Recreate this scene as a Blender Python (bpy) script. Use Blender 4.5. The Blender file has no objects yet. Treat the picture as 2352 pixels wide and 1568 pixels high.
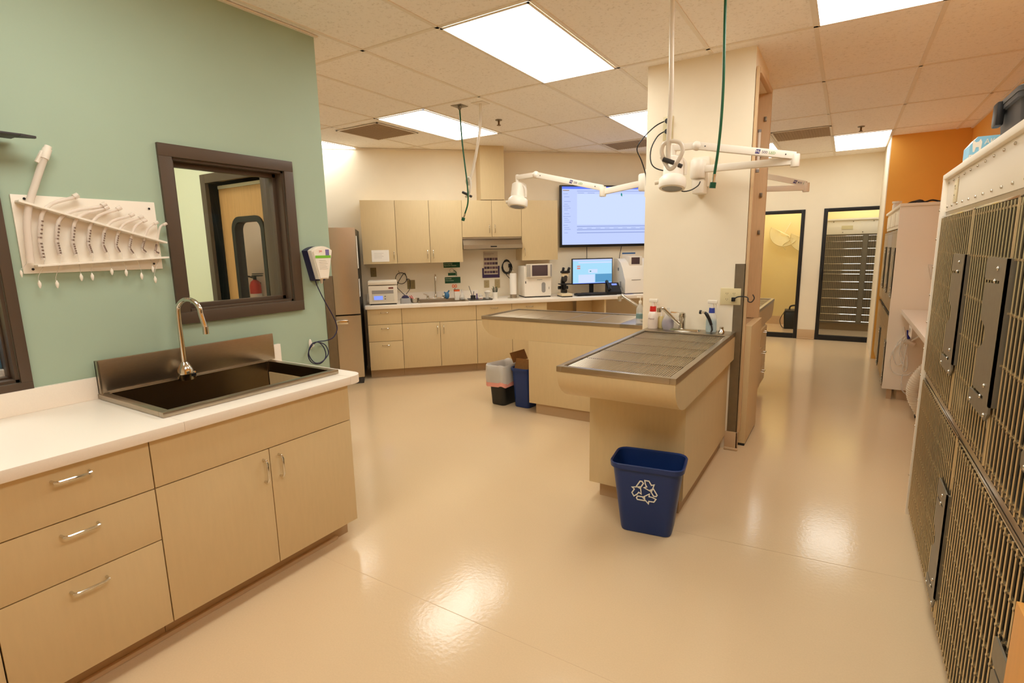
import bpy, bmesh, math, random
from mathutils import Vector, Matrix
random.seed(7)
S = bpy.context.scene
COL = S.collection
PI = math.pi
R2 = math.sqrt(.5)

# ------------------------------------------------------------------ camera
CAM_H = 1.47
YAW, PITCH, ROLL, FPX = .562, .1716, -.02, 1212.0
fw = Vector((-math.sin(YAW)*math.cos(PITCH), math.cos(YAW)*math.cos(PITCH), -math.sin(PITCH)))
rt = Vector((math.cos(YAW), math.sin(YAW), 0)); up = rt.cross(fw)
rt, up = rt*math.cos(ROLL)+up*math.sin(ROLL), -rt*math.sin(ROLL)+up*math.cos(ROLL)
CAMP = Vector((0, 0, CAM_H))
cd = bpy.data.cameras.new('camera'); cam = bpy.data.objects.new('camera', cd); COL.objects.link(cam)
cam.matrix_world = Matrix(((rt.x, up.x, -fw.x, 0), (rt.y, up.y, -fw.y, 0), (rt.z, up.z, -fw.z, CAM_H), (0, 0, 0, 1)))
cd.sensor_width = 36; cd.lens = FPX/2352*36; cd.clip_start = .05; cd.clip_end = 60
S.camera = cam

def ray(px, py): return rt*((px-1176)/FPX)+up*((784-py)/FPX)+fw
def onX(px, py, x):
    d = ray(px, py); return CAMP+d*(x/d.x)
def onY(px, py, y):
    d = ray(px, py); return CAMP+d*(y/d.y)
def onZ(px, py, z):
    d = ray(px, py); return CAMP+d*((z-CAM_H)/d.z)
def BK(s, n, z=0): return Vector((s*R2-n*R2, s*R2+n*R2, z))     # along / away from the angled back wall

# ------------------------------------------------------------------ materials
def lin(c): return tuple(((v/255)/12.92 if v/255 <= .04045 else ((v/255+.055)/1.055)**2.4) for v in c)
MATS = {}
def mat(name, rgb, rough=.5, metal=0, noise=0, nscale=20, bump=0, bscale=200, trans=0, alpha=1, emit=None, es=0, coat=0, stretch=None, spec=.5, ior=1.45, srgb=True):
    if name in MATS: return MATS[name]
    m = bpy.data.materials.new(name); m.use_nodes = True; nt = m.node_tree
    b = nt.nodes['Principled BSDF']; c = lin(rgb) if srgb else rgb
    b.inputs['Base Color'].default_value = (*c, 1); b.inputs['Roughness'].default_value = rough
    b.inputs['Metallic'].default_value = metal; b.inputs['Specular IOR Level'].default_value = spec
    b.inputs['IOR'].default_value = ior
    if trans: b.inputs['Transmission Weight'].default_value = trans
    if alpha < 1: b.inputs['Alpha'].default_value = alpha
    if coat: b.inputs['Coat Weight'].default_value = coat; b.inputs['Coat Roughness'].default_value = .1
    if emit: b.inputs['Emission Color'].default_value = (*lin(emit), 1); b.inputs['Emission Strength'].default_value = es
    tc = nt.nodes.new('ShaderNodeTexCoord'); src = tc.outputs['Object']
    if stretch:
        mp = nt.nodes.new('ShaderNodeMapping'); mp.inputs['Scale'].default_value = stretch
        nt.links.new(src, mp.inputs['Vector']); src = mp.outputs['Vector']
    if noise:
        n = nt.nodes.new('ShaderNodeTexNoise'); n.inputs['Scale'].default_value = nscale; n.inputs['Detail'].default_value = 5
        nt.links.new(src, n.inputs['Vector'])
        mr = nt.nodes.new('ShaderNodeMapRange'); mr.inputs['To Min'].default_value = 1-noise; mr.inputs['To Max'].default_value = 1+noise
        mr.inputs['From Min'].default_value = .25; mr.inputs['From Max'].default_value = .75
        nt.links.new(n.outputs['Fac'], mr.inputs['Value'])
        mx = nt.nodes.new('ShaderNodeVectorMath'); mx.operation = 'SCALE'; mx.inputs[0].default_value = c
        nt.links.new(mr.outputs[0], mx.inputs['Scale']); nt.links.new(mx.outputs[0], b.inputs['Base Color'])
    if bump:
        n2 = nt.nodes.new('ShaderNodeTexNoise'); n2.inputs['Scale'].default_value = bscale; n2.inputs['Detail'].default_value = 3
        nt.links.new(src, n2.inputs['Vector'])
        bp = nt.nodes.new('ShaderNodeBump'); bp.inputs['Strength'].default_value = bump; bp.inputs['Distance'].default_value = .002
        nt.links.new(n2.outputs['Fac'], bp.inputs['Height']); nt.links.new(bp.outputs[0], b.inputs['Normal'])
    MATS[name] = m
    return m

M_FLOOR = mat('floor_vinyl', (217, 191, 154), .13, noise=.03, nscale=160, bump=.22, bscale=55, spec=.55)
M_CREAM = mat('cream_wall', (240, 229, 206), .75, noise=.015, nscale=6, bump=.05, bscale=150)
M_GREEN = mat('sage_wall', (164, 184, 162), .6, noise=.015, nscale=5, bump=.05, bscale=150)
M_ORANGE = mat('orange_wall', (232, 168, 72), .6, noise=.02, nscale=6, bump=.05, bscale=150)
M_ROOM = mat('pale_green_wall', (222, 226, 196), .7)
M_LAM = mat('tan_laminate', (213, 190, 146), .42, noise=.025, nscale=60, stretch=(1, 1, .15))
M_LAMD = mat('tan_toe_kick', (186, 158, 122), .5)
M_GAP = mat('dark_gap', (46, 34, 24), .8)
M_COUNTER = mat('cream_solid_surface', (240, 230, 216), .32, noise=.02, nscale=300)
M_STEEL = mat('brushed_steel', (176, 164, 146), .3, metal=1, noise=.06, nscale=40, stretch=(1, 1, 12))
M_STEELD = mat('dull_steel', (140, 130, 114), .42, metal=1, noise=.06, nscale=30)
M_CHROME = mat('chrome', (215, 210, 200), .1, metal=1)
M_FRIDGE = mat('fridge_steel', (204, 194, 178), .28, metal=1, noise=.04, nscale=30, stretch=(30, 30, 1))
M_BLACK = mat('black_plastic', (22, 21, 22), .4)
M_DARK = mat('dark_grey_plastic', (58, 55, 54), .5)
M_BROWN = mat('dark_brown_frame', (82, 66, 52), .45)
M_WHITE = mat('white_plastic', (238, 230, 216), .35)
M_OFFW = mat('off_white_plastic', (222, 212, 194), .4)
M_GREY = mat('grey_plastic', (150, 146, 142), .4)
M_WLAM = mat('white_laminate', (240, 230, 212), .4)
M_MAPLE = mat('maple_wood', (212, 180, 138), .45, noise=.05, nscale=18, stretch=(8, 8, .6))
M_DOORW = mat('door_veneer', (196, 150, 92), .4, noise=.1, nscale=14, stretch=(10, 10, .6))
M_BLUE = mat('navy_bin_plastic', (24, 52, 112), .38, bump=.1, bscale=300)
M_BINBK = mat('black_bin_plastic', (30, 30, 26), .45)
M_BAG = mat('clear_liner', (244, 240, 232), .35, trans=.2, alpha=.75)
M_PINK = mat('pink_drawstring', (232, 160, 145), .5)
M_CARD = mat('cardboard', (150, 108, 62), .8, noise=.08, nscale=40)
M_GRNH = mat('green_hose', (18, 92, 58), .35)
M_GRND = mat('green_fitting', (20, 84, 58), .35)
M_CLRT = mat('clear_tube', (240, 236, 226), .2, alpha=.5)
M_CLR = mat('clear_plastic', (235, 232, 225), .12, alpha=.38)
M_GLASS = mat('window_glass', (60, 70, 62), .02, alpha=.07, spec=.8)
M_NAVY = mat('navy_rubber', (38, 36, 72), .45)
M_PAPER = mat('paper', (242, 236, 226), .8)
M_TEAL = mat('sign_green', (14, 78, 44), .5)
M_PURP = mat('poster_purple', (62, 40, 82), .6)
M_RED = mat('red_plastic', (205, 40, 34), .35)
M_ORG = mat('orange_plastic', (226, 98, 44), .4)
M_IVORY = mat('ivory_plate', (218, 204, 160), .4)
M_BLUL = mat('blue_liquid', (150, 205, 222), .15, alpha=.75)
M_PURL = mat('purple_liquid', (120, 108, 170), .15, alpha=.75)
M_BCAP = mat('blue_plastic', (50, 70, 160), .35)
M_BLBAG = mat('blue_fabric', (96, 140, 170), .8)
M_LTBL = mat('light_blue_card', (140, 196, 222), .5)
M_YEL = mat('yellow_food', (222, 206, 130), .6)
M_TRAY = mat('dark_tray', (92, 86, 78), .4)
M_SCRD = mat('dark_screen', (82, 66, 70), .25)
M_LAMPGL = mat('lamp_lens', (84, 72, 48), .2)
M_HOSEW = mat('white_corrugated', (232, 222, 202), .5)
M_CURB = mat('cove_base', (206, 176, 138), .5)

def emat(name, rgb, strength):
    m = bpy.data.materials.new(name); m.use_nodes = True; nt = m.node_tree
    nt.nodes.clear(); e = nt.nodes.new('ShaderNodeEmission'); o = nt.nodes.new('ShaderNodeOutputMaterial')
    e.inputs['Color'].default_value = (*rgb, 1); e.inputs['Strength'].default_value = strength
    nt.links.new(e.outputs[0], o.inputs[0]); return m
PANEL_E = 9.0
M_PANEL = emat('light_diffuser', (1, 1, .93), PANEL_E)
M_PANEL2 = emat('light_diffuser_far', (1, 1, .93), 4.6)
M_SCREEN = emat('screen_glow', lin((192, 206, 252)), 1.0)
M_SCRB = emat('screen_blue_bar', lin((96, 120, 240)), 1.1)
M_SCRT = emat('screen_text', lin((150, 165, 215)), 1.0)
M_SCRC = emat('screen_cyan', lin((170, 222, 250)), .95)
M_SCRW = emat('screen_panel', lin((204, 219, 252)), 1.0)
M_SCRD2 = emat('screen_dark_blue', lin((96, 160, 205)), .9)
M_SCRR = emat('screen_red', lin((222, 140, 130)), .9)
M_SCRG = emat('screen_teal', lin((20, 140, 130)), .9)
M_LCD = emat('lcd_blue', lin((140, 160, 255)), 1.0)

# ceiling tile material with mineral pits
def ceil_mat():
    m = mat('ceiling_tile', (250, 244, 236), .9)
    nt = m.node_tree; b = nt.nodes['Principled BSDF']; tc = nt.nodes.new('ShaderNodeTexCoord')
    n = nt.nodes.new('ShaderNodeTexNoise'); n.inputs['Scale'].default_value = 55; n.inputs['Detail'].default_value = 8; n.inputs['Roughness'].default_value = .7
    nt.links.new(tc.outputs['Object'], n.inputs['Vector'])
    cr = nt.nodes.new('ShaderNodeValToRGB'); cr.color_ramp.elements[0].position = .32; cr.color_ramp.elements[1].position = .46
    c = lin((250, 244, 236)); cr.color_ramp.elements[0].color = (c[0]*.78, c[1]*.76, c[2]*.72, 1); cr.color_ramp.elements[1].color = (*c, 1)
    nt.links.new(n.outputs['Fac'], cr.inputs[0]); nt.links.new(cr.outputs[0], b.inputs['Base Color'])
    bp = nt.nodes.new('ShaderNodeBump'); bp.inputs['Strength'].default_value = .3; bp.inputs['Distance'].default_value = .002
    nt.links.new(n.outputs['Fac'], bp.inputs['Height']); nt.links.new(bp.outputs[0], b.inputs['Normal'])
    return m
M_CEIL = ceil_mat()
M_TBAR = mat('ceiling_t_bar', (236, 226, 210), .5)

# ------------------------------------------------------------------ mesh builder
class MB:
    def __init__(s): s.bm = bmesh.new()
    def _add(s, verts, faces, M=None):
        vs = [s.bm.verts.new(M @ Vector(v) if M else Vector(v)) for v in verts]
        fs = []
        for f in faces:
            try: fs.append(s.bm.faces.new([vs[i] for i in f]))
            except ValueError: pass
        return vs, fs
    def box(s, x0, x1, y0, y1, z0, z1, bev=0, M=None):
        x0, x1 = min(x0, x1), max(x0, x1); y0, y1 = min(y0, y1), max(y0, y1); z0, z1 = min(z0, z1), max(z0, z1)
        v = [(x0, y0, z0), (x1, y0, z0), (x1, y1, z0), (x0, y1, z0), (x0, y0, z1), (x1, y0, z1), (x1, y1, z1), (x0, y1, z1)]
        f = [(3, 2, 1, 0), (4, 5, 6, 7), (0, 1, 5, 4), (1, 2, 6, 5), (2, 3, 7, 6), (3, 0, 4, 7)]
        vs, fs = s._add(v, f, M)
        if bev:
            es = list({e for ff in fs for e in ff.edges})
            bmesh.ops.bevel(s.bm, geom=es, offset=bev, segments=2, profile=.6, affect='EDGES')
        return s
    def prism(s, poly, a0, a1, axis='y', M=None):
        # poly in the two remaining axes, extruded along axis
        def P(u, v, w):
            return {'y': (u, w, v), 'x': (w, u, v), 'z': (u, v, w)}[axis]
        n = len(poly)
        v = [P(u, w, a0) for u, w in poly]+[P(u, w, a1) for u, w in poly]
        f = [tuple(range(n))[::-1], tuple(range(n, 2*n))]+[(i, (i+1) % n, n+(i+1) % n, n+i) for i in range(n)]
        s._add(v, f, M); return s
    def lathe(s, prof, c=(0, 0, 0), seg=24, M=None, axis='z'):
        v = []; f = []; n = len(prof)
        for k in range(seg):
            a = 2*PI*k/seg
            for r, z in prof:
                p = (r*math.cos(a), r*math.sin(a), z)
                if axis == 'x': p = (p[2], p[0], p[1])
                if axis == 'y': p = (p[0], p[2], p[1])
                v.append((p[0]+c[0], p[1]+c[1], p[2]+c[2]))
        for k in range(seg):
            k2 = (k+1) % seg
            for i in range(n-1):
                f.append((k*n+i, k2*n+i, k2*n+i+1, k*n+i+1))
        if prof[0][0] > 1e-5: f.append(tuple(k*n for k in range(seg))[::-1])
        if prof[-1][0] > 1e-5: f.append(tuple(k*n+n-1 for k in range(seg)))
        s._add(v, f, M); return s
    def cyl(s, c, r, h, seg=20, axis='z', r2=None, M=None):
        return s.lathe([(r, 0), (r if r2 is None else r2, h)], c, seg, M, axis)
    def tube(s, pts, r, seg=8, closed=False, M=None, smooth=0):
        pts = [Vector(p) for p in pts]
        if smooth:
            out = []; n = len(pts)
            rng = range(n if closed else n-1)
            for i in rng:
                if closed: p0, p1, p2, p3 = pts[i-1], pts[i], pts[(i+1) % n], pts[(i+2) % n]
                else: p0, p1, p2, p3 = pts[max(i-1, 0)], pts[i], pts[i+1], pts[min(i+2, n-1)]
                for k in range(smooth):
                    t = k/smooth
                    out.append(.5*((2*p1)+(-p0+p2)*t+(2*p0-5*p1+4*p2-p3)*t*t+(-p0+3*p1-3*p2+p3)*t**3))
            if not closed: out.append(pts[-1])
            pts = out
        n = len(pts); v = []; rr = r if isinstance(r, (list, tuple)) else None
        t = (pts[1]-pts[0]).normalized()
        nrm = t.orthogonal().normalized()
        for i, p in enumerate(pts):
            if closed: t = (pts[(i+1) % n]-pts[i-1]).normalized()
            elif i == 0: t = (pts[1]-pts[0]).normalized()
            elif i == n-1: t = (pts[-1]-pts[-2]).normalized()
            else: t = (pts[i+1]-pts[i-1]).normalized()
            nrm = (nrm-t*nrm.dot(t))
            if nrm.length < 1e-6: nrm = t.orthogonal()
            nrm.normalize(); b = t.cross(nrm)
            ra = rr[min(i*len(rr)//n, len(rr)-1)] if rr else r
            for k in range(seg):
                a = 2*PI*k/seg; v.append(p+(nrm*math.cos(a)+b*math.sin(a))*ra)
        f = []
        for i in range(n if closed else n-1):
            j = (i+1) % n
            for k in range(seg):
                k2 = (k+1) % seg; f.append((i*seg+k, i*seg+k2, j*seg+k2, j*seg+k))
        if not closed:
            f.append(tuple(range(seg))[::-1]); f.append(tuple((n-1)*seg+k for k in range(seg)))
        s._add(v, f, M); return s
    def loft(s, secs, cap0=True, cap1=True, M=None):
        n = len(secs[0]); v = [p for sec in secs for p in sec]; f = []
        for i in range(len(secs)-1):
            for k in range(n):
                k2 = (k+1) % n; f.append((i*n+k, i*n+k2, (i+1)*n+k2, (i+1)*n+k))
        if cap0: f.append(tuple(range(n))[::-1])
        if cap1: f.append(tuple((len(secs)-1)*n+k for k in range(n)))
        s._add(v, f, M); return s
    def ball(s, c, r, seg=16, sc=(1, 1, 1)):
        pr = [(max(r*math.sin(PI*i/10), 0), -r*math.cos(PI*i/10)) for i in range(11)]
        pr[0] = (0, -r); pr[-1] = (0, r)
        M = Matrix.Translation(c) @ Matrix.Diagonal((*sc, 1))
        s.lathe([(max(a, 1e-4), b) for a, b in pr], (0, 0, 0), seg, M); return s
    def done(s, name, m, parent=None, loc=None, smooth=None, label=None):
        bmesh.ops.recalc_face_normals(s.bm, faces=s.bm.faces)
        me = bpy.data.meshes.new(name); s.bm.to_mesh(me); s.bm.free()
        me.materials.append(m)
        if smooth is None: smooth = 40
        if smooth:
            for p in me.polygons: p.use_smooth = True
            me.set_sharp_from_angle(angle=math.radians(smooth))
        o = bpy.data.objects.new(name, me); COL.objects.link(o)
        if parent: o.parent = parent
        if loc: o.location = loc
        if label: o['label'] = label
        return o

def rrect(w, d, r, z, n=5, cx=0, cy=0):
    out = []
    for (sx, sy, a0) in ((1, 1, 0), (-1, 1, 90), (-1, -1, 180), (1, -1, 270)):
        for k in range(n+1):
            a = math.radians(a0+90*k/n)
            out.append((cx+sx*(w/2-r)+r*math.cos(a), cy+sy*(d/2-r)+r*math.sin(a), z))
    return out

def thing(name, label, cat, loc=(0, 0, 0), rz=0, group=None):
    o = bpy.data.objects.new(name, None); COL.objects.link(o); o.empty_display_size = .1
    o.location = loc; o.rotation_euler = (0, 0, rz); o['label'] = label; o['category'] = cat
    if group: o['group'] = group
    return o
def tag(o, label, cat, group=None, kind=None):
    o['label'] = label; o['category'] = cat
    if group: o['group'] = group
    if kind: o['kind'] = kind
    return o
def struct(o): o['kind'] = 'structure'; return o
def dup(root, loc=None, rz=None, label=None, group=None):
    def cp(o, par):
        c = o.copy(); COL.objects.link(c)
        if par: c.parent = par
        for ch in list(o.children): cp(ch, c)
        return c
    r = cp(root, None)
    if loc is not None: r.location = loc
    if rz is not None: r.rotation_euler = (0, 0, rz)
    if label: r['label'] = label
    if group: r['group'] = group
    return r
def text(body, size, m, parent, loc, rot, name='lettering', ext=.0006, align='LEFT'):
    cu = bpy.data.curves.new(name, 'FONT'); cu.body = body; cu.size = size; cu.extrude = ext; cu.align_x = align
    t = bpy.data.objects.new(name, cu); COL.objects.link(t)
    dg = bpy.context.evaluated_depsgraph_get()
    me = bpy.data.meshes.new_from_object(t.evaluated_get(dg))
    bpy.data.objects.remove(t); me.materials.clear(); me.materials.append(m)
    o = bpy.data.objects.new(name, me); COL.objects.link(o); o.parent = parent
    o.location = loc; o.rotation_euler = rot; return o
FRONT = (PI/2, 0, 0)      # text that faces local -y

def pull(parent, c, vertical=False, w=.1, out=.03, r=.005):
    """bow handle on a front that faces local -y; c is its centre on the face"""
    x, y, z = c; h = w/2; b = MB()
    if vertical: pts = [(x, y, z-h), (x, y-out*.75, z-h+.002), (x, y-out, z-h+.014), (x, y-out, z+h-.014), (x, y-out*.75, z+h-.002), (x, y, z+h)]
    else: pts = [(x-h, y, z), (x-h+.002, y-out*.75, z), (x-h+.014, y-out, z), (x+h-.014, y-out, z), (x+h-.002, y-out*.75, z), (x+h, y, z)]
    b.tube(pts, r, 8); return b.done('handle', M_CHROME, parent)

def base_cabinet(name, label, x0, w, loc, rz, layout, depth=.58, h=.825, toe=.1, group=None, handles=True, hw=.1):
    """local x along the run, front face at y=0, body behind; layout drawers3 / sink2 / drawer1door1"""
    t = thing(name, label, 'cabinet', loc, rz, group)
    b = MB()
    if layout == 'sink2':      # open-topped carcass so that the bowl hangs inside
        b.box(x0+.001, x0+.02, .02, depth, toe, h); b.box(x0+w-.02, x0+w-.001, .02, depth, toe, h); b.box(x0+.02, x0+w-.02, .02, depth, toe, toe+.018); b.box(x0+.02, x0+w-.02, depth-.01, depth, toe+.018, h); b.box(x0+.02, x0+w-.02, .021, .034, .55, h)
    else: b.box(x0+.001, x0+w-.001, .02, depth, toe, h)
    b.done('body', M_LAM, t)
    b = MB(); b.box(x0+.001, x0+w-.001, .085, .105, 0, toe); b.done('toe_kick', M_LAMD, t)
    b = MB(); b.box(x0+.0015, x0+w-.0015, .014, .0205, toe+.003, h-.001); b.done('reveal', M_GAP, t)
    g = .002
    def front(kind, xa, xb, za, zb, hp=None, vert=False):
        b = MB(); b.box(xa+g, xb-g, 0, .0145, za+g, zb-g, .0012)
        d = b.done(kind, M_LAM, t)
        if hp and handles: pull(d, (hp[0], 0, hp[1]), vert, hw)
        return d
    xa, xb = x0, x0+w; cx = (xa+xb)/2
    if layout == 'drawers3':
        zs = [h, .64, .44, toe]
        for i in range(3): front('drawer', xa, xb, zs[i+1], zs[i], (cx, zs[i]-.045))
    elif layout == 'sink2':
        front('false_front', xa, xb, .64, h)
        front('door', xa, cx, toe, .64, (cx-.032, .64-.09), True); front('door', cx, xb, toe, .64, (cx+.042, .64-.09), True)
    elif layout == 'drawer1':
        front('drawer', xa, xb, .64, h, (cx, h-.045)); front('door', xa, xb, toe, .64)
    elif layout == 'door2':
        front('door', xa, cx, toe, h, (cx-.04, h-.1), True); front('door', cx, xb, toe, h, (cx+.04, h-.1), True)
    return t
# ================================================================== SETTING
CE = 2.735
b = MB(); b.box(-7.2, 1.3, -1.7, 11.3, -.06, 0); struct(b.done('floor', M_FLOOR))
b = MB(); b.box(-7.2, 1.3, -1.7, 11.3, CE, CE+.05); struct(b.done('ceiling', M_CEIL))
# suspended grid (T bars): lines along Y every .61 m, lines along X every 1.264 m
GX0, GP, GY0, GL = -1.4716, .61, 1.305, 1.264
b = MB()
m = -4
while GX0-m*GP > -7.1:
    x = GX0-m*GP; b.box(x-.012, x+.012, -1.6, 9.4, CE-.005, CE+.001); m += 1
for l in range(-2, 7):
    y = GY0+l*GL; b.box(-7.0, 1.1, y-.012, y+.012, CE-.005, CE+.001)
struct(b.done('trim_1', M_TBAR, smooth=0))
# green wall with two windows
WX = -2.75
def wall_open(b, u0, u1, z0, z1, ops, put):
    """rectangular wall with openings; put(ua,ub,za,zb) adds a block"""
    us = sorted({u0, u1, *[o[0] for o in ops], *[o[1] for o in ops]})
    for ua, ub in zip(us[:-1], us[1:]):
        cuts = sorted([(o[2], o[3]) for o in ops if o[0] <= ua+1e-6 and o[1] >= ub-1e-6]); z = z0
        for c0, c1 in cuts:
            if c0 > z: put(ua, ub, z, c0)
            z = c1
        if z < z1: put(ua, ub, z, z1)
W1 = (1.36, 1.955, 1.20, 1.935); W2 = (-.42, .688, .990, 1.955)
b = MB(); wall_open(b, -1.6, 2.245, 0, CE, [W1, W2], lambda a, c, d, e: b.box(WX-.13, WX, a, c, d, e)); struct(b.done('wall_left', M_GREEN, smooth=0))
# white-green skin of the room behind it
b = MB(); wall_open(b, -1.6, 2.12, 0, CE, [W1, W2], lambda a, c, d, e: b.box(WX-.135, WX-.1305, a, c, d, e)); struct(b.done('wall_exam', M_ROOM, smooth=0))
DR = (-3.825, -3.19, 0, 1.97)
b = MB(); wall_open(b, -7.1, WX-.136, 0, CE, [DR], lambda a, c, d, e: b.box(a, c, 2.125, 2.18, d, e)); struct(b.done('wall_exam_side', M_ROOM, smooth=0))
b = MB(); wall_open(b, -7.1, WX-.001, 0, CE, [DR], lambda a, c, d, e: b.box(a, c, 2.181, 2.24, d, e)); struct(b.done('wall_hall', M_CREAM, smooth=0))
b = MB(); b.box(-5.6, -5.5, -1.6, 2.12, 0, CE); struct(b.done('wall_exam_back', M_ROOM))
b = MB(); b.box(-6.4, -6.3, 2.25, 4.0, 0, CE); struct(b.done('wall_hall_end', M_CREAM))
b = MB(); b.box(-7.2, 1.3, -1.7, -1.6, 0, CE); struct(b.done('wall_rear', M_CREAM))
def window(name, Y0, Y1, z0, z1, fw_=.058, sw=.035):
    b = MB(); x1 = WX+.018; x0 = WX-.15
    for (a, c, d, e) in ((Y0-fw_, Y1+fw_, z0-fw_, z0), (Y0-fw_, Y1+fw_, z1, z1+fw_), (Y0-fw_, Y0, z0, z1), (Y1, Y1+fw_, z0, z1)):
        b.box(WX, x1, a, c, d, e, .002)
    for (a, c, d, e) in ((Y0, Y1, z0, z0+.012), (Y0, Y1, z1-.012, z1), (Y0, Y0+.012, z0, z1), (Y1-.012, Y1, z0, z1)):
        b.box(x0, WX, a, c, d, e)
    for (a, c, d, e) in ((Y0, Y1, z0+.012, z0+sw), (Y0, Y1, z1-sw, z1-.012), (Y0+.012, Y0+sw, z0, z1), (Y1-sw, Y1-.012, z0, z1)):
        b.box(WX-.085, WX-.05, a, c, d, e, .002)
    f = struct(b.done(name, M_BROWN))
    b = MB(); b.box(WX-.072, WX-.066, Y0+.03, Y1-.03, z0+.03, z1-.03); b.done('glass', M_GLASS, f)
    return f
window('window_1', *W1); w2o = window('window_2', *W2, .036, .020)
b = MB(); b.box(WX-.145, WX-.092, W2[0]+.013, W2[1]-.013, W2[2]+.0125, W2[2]+.045, .002); b.done('sill_board', M_WHITE, w2o)
# door beyond window 1: wide dark frame, veneered leaf with a round-cornered vision panel
b = MB(); x0, x1, z1 = DR[0], DR[1], DR[3]
for (a, c, d, e) in ((x0-.06, x0, 0, z1+.06), (x1, x1+.06, 0, z1+.06), (x0, x1, z1, z1+.06)):
    b.box(a, c, 2.10, 2.2605, d, e, .002)
df = struct(b.done('door_1', M_BROWN))
b = MB()
gx0, gx1, gz0, gz1 = -3.665, -3.34, .30, 1.71
ya, yb = 2.19, 2.23; lx0, lx1 = x0+.002, x1-.002
# leaf as ring around the opening
def rr2(xa, xb, za, zb, r, n=6):
    out = []
    for (cx, cz, a0) in ((xb-r, zb-r, 0), (xa+r, zb-r, 90), (xa+r, za+r, 180), (xb-r, za+r, 270)):
        for k in range(n+1):
            a = math.radians(a0+90*k/n); out.append((cx+r*math.cos(a), cz+r*math.sin(a)))
    return out
inner = rr2(gx0, gx1, gz0, gz1, .07)
def outer_of(pts, xa, xb, za, zb):
    cx, cz = (xa+xb)/2, (za+zb)/2; out = []
    for (u, w) in pts:
        du, dw = u-cx, w-cz; k = min(((xb-xa)/2)/abs(du) if abs(du) > 1e-6 else 9e9, ((zb-za)/2)/abs(dw) if abs(dw) > 1e-6 else 9e9)
        out.append((cx+du*k, cz+dw*k))
    return out
def ring_plate(b, inner, outer, ya, yb):
    n = len(inner); v = [(u, ya, w) for u, w in inner]+[(u, ya, w) for u, w in outer]+[(u, yb, w) for u, w in inner]+[(u, yb, w) for u, w in outer]; f = []
    for i in range(n):
        j = (i+1) % n
        f += [(i, j, n+j, n+i), (2*n+j, 2*n+i, 3*n+i, 3*n+j), (j, i, 2*n+i, 2*n+j), (n+i, n+j, 3*n+j, 3*n+i)]
    b._add(v, f)
# outer ring with proper corners: boxes around plus a thin ring to round the hole
b.box(lx0, gx0, ya, yb, .01, z1-.035); b.box(gx1, lx1, ya, yb, .01, z1-.035)
b.box(gx0, gx1, ya, yb, .01, gz0); b.box(gx0, gx1, ya, yb, gz1, z1-.035)
leaf = b.done('door_leaf', M_DOORW, df, smooth=0)
b = MB(); ring_plate(b, rr2(gx0+.012, gx1-.012, gz0+.012, gz1-.012, .06), rr2(gx0-.025, gx1+.025, gz0-.025, gz1+.025, .09), ya-.012, yb+.01); b.done('vision_gasket', M_BLACK, df)
b = MB(); b.box(gx0+.005, gx1-.005, 2.205, 2.21, gz0+.005, gz1-.005); b.done('vision_glass', M_GLASS, df)
b = MB(); b.box(lx0, lx1, ya-.004, yb, z1-.034, z1-.012); b.done('door_top_strip', M_WLAM, df)  # plain white strip along the leaf's top edge
# angled back wall, 45 degrees
def bwall(name, s0, s1, n0, n1, z0, z1, m):
    M = Matrix.Rotation(PI/4, 4, 'Z'); b = MB(); b.box(s0, s1, n0, n1, z0, z1, M=M); return struct(b.done(name, m))
NB = 6.985
bwall('wall_back', -2.0, 4.75, NB, NB+.1, 0, CE, M_CREAM)
bwall('trim_2', 1.155, 1.455, 6.66, NB, 2.092, CE, M_LAM)     # boxed duct above the hood; its shade is painted in as tan laminate
bwall('trim_3', -2.0, 4.7, NB-.012, NB, CE-.022, CE-.005, M_TBAR)
b = MB(); b.box(-1.66, -1.56, 8.33, 9.4, 0, CE); struct(b.done('wall_nook', M_CREAM))
# far wall with two glazed door openings
FY = 9.4
D2 = (-1.35, -.577, 0, 1.99); D3 = (-.33, .62, 0, 1.99)
b = MB(); wall_open(b, -1.6, 1.2, 0, CE, [D2, D3], lambda a, c, d, e: b.box(a, c, FY, FY+.1, d, e)); struct(b.done('wall_far', M_CREAM, smooth=0))
def gdoor(name, x0, x1, z1, hs):
    b = MB(); w = .052
    for (a, c, d, e) in ((x0, x0+w, 0, z1), (x1-w, x1, 0, z1), (x0+w, x1-w, z1-w, z1), (x0+w, x1-w, 0, .075)):
        b.box(a, c, FY-.012, FY+.05, d, e, .003)
    f = struct(b.done(name, M_BLACK))
    w2 = w+.012
    b = MB(); b.box(x0+w, x1-w, FY+.015, FY+.022, .07, z1-w); b.done('glass', M_GLASS, f)
    b = MB(); hx = x0+.022 if hs < 0 else x1-.022
    b.box(hx-.01, hx+.01, FY-.05, FY-.013, .93, 1.10, .004); b.done('handle', M_BLACK, f)
    return f
gdoor('door_2', D2[0], D2[1], D2[3], 1); gdoor('door_3', D3[0], D3[1], D3[3], -1)
b = MB(); b.box(-.573, -.333, FY-.012, FY, 0, .15, .003); b.box(-.573, -.333, FY-.03, FY, 0, .02, .008)
struct(b.done('baseboard_far', M_CURB))
b = MB(); b.box(-1.6, 1.2, 11.0, 11.1, 0, CE); struct(b.done('wall_ward_back', mat('yellow_wall', (226, 208, 150), .7)))
b = MB(); b.box(-.51, -.43, FY+.1, 11.0, 0, CE); struct(b.done('wall_ward_divide', MATS['yellow_wall']))
b = MB(); b.box(-1.7, -1.6, FY+.1, 11.0, 0, CE); struct(b.done('wall_ward_left', MATS['yellow_wall']))
b = MB(); b.box(-1.6, -.51, 10.985, 11.0, 0, .15); struct(b.done('baseboard_ward', M_CURB))
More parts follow.
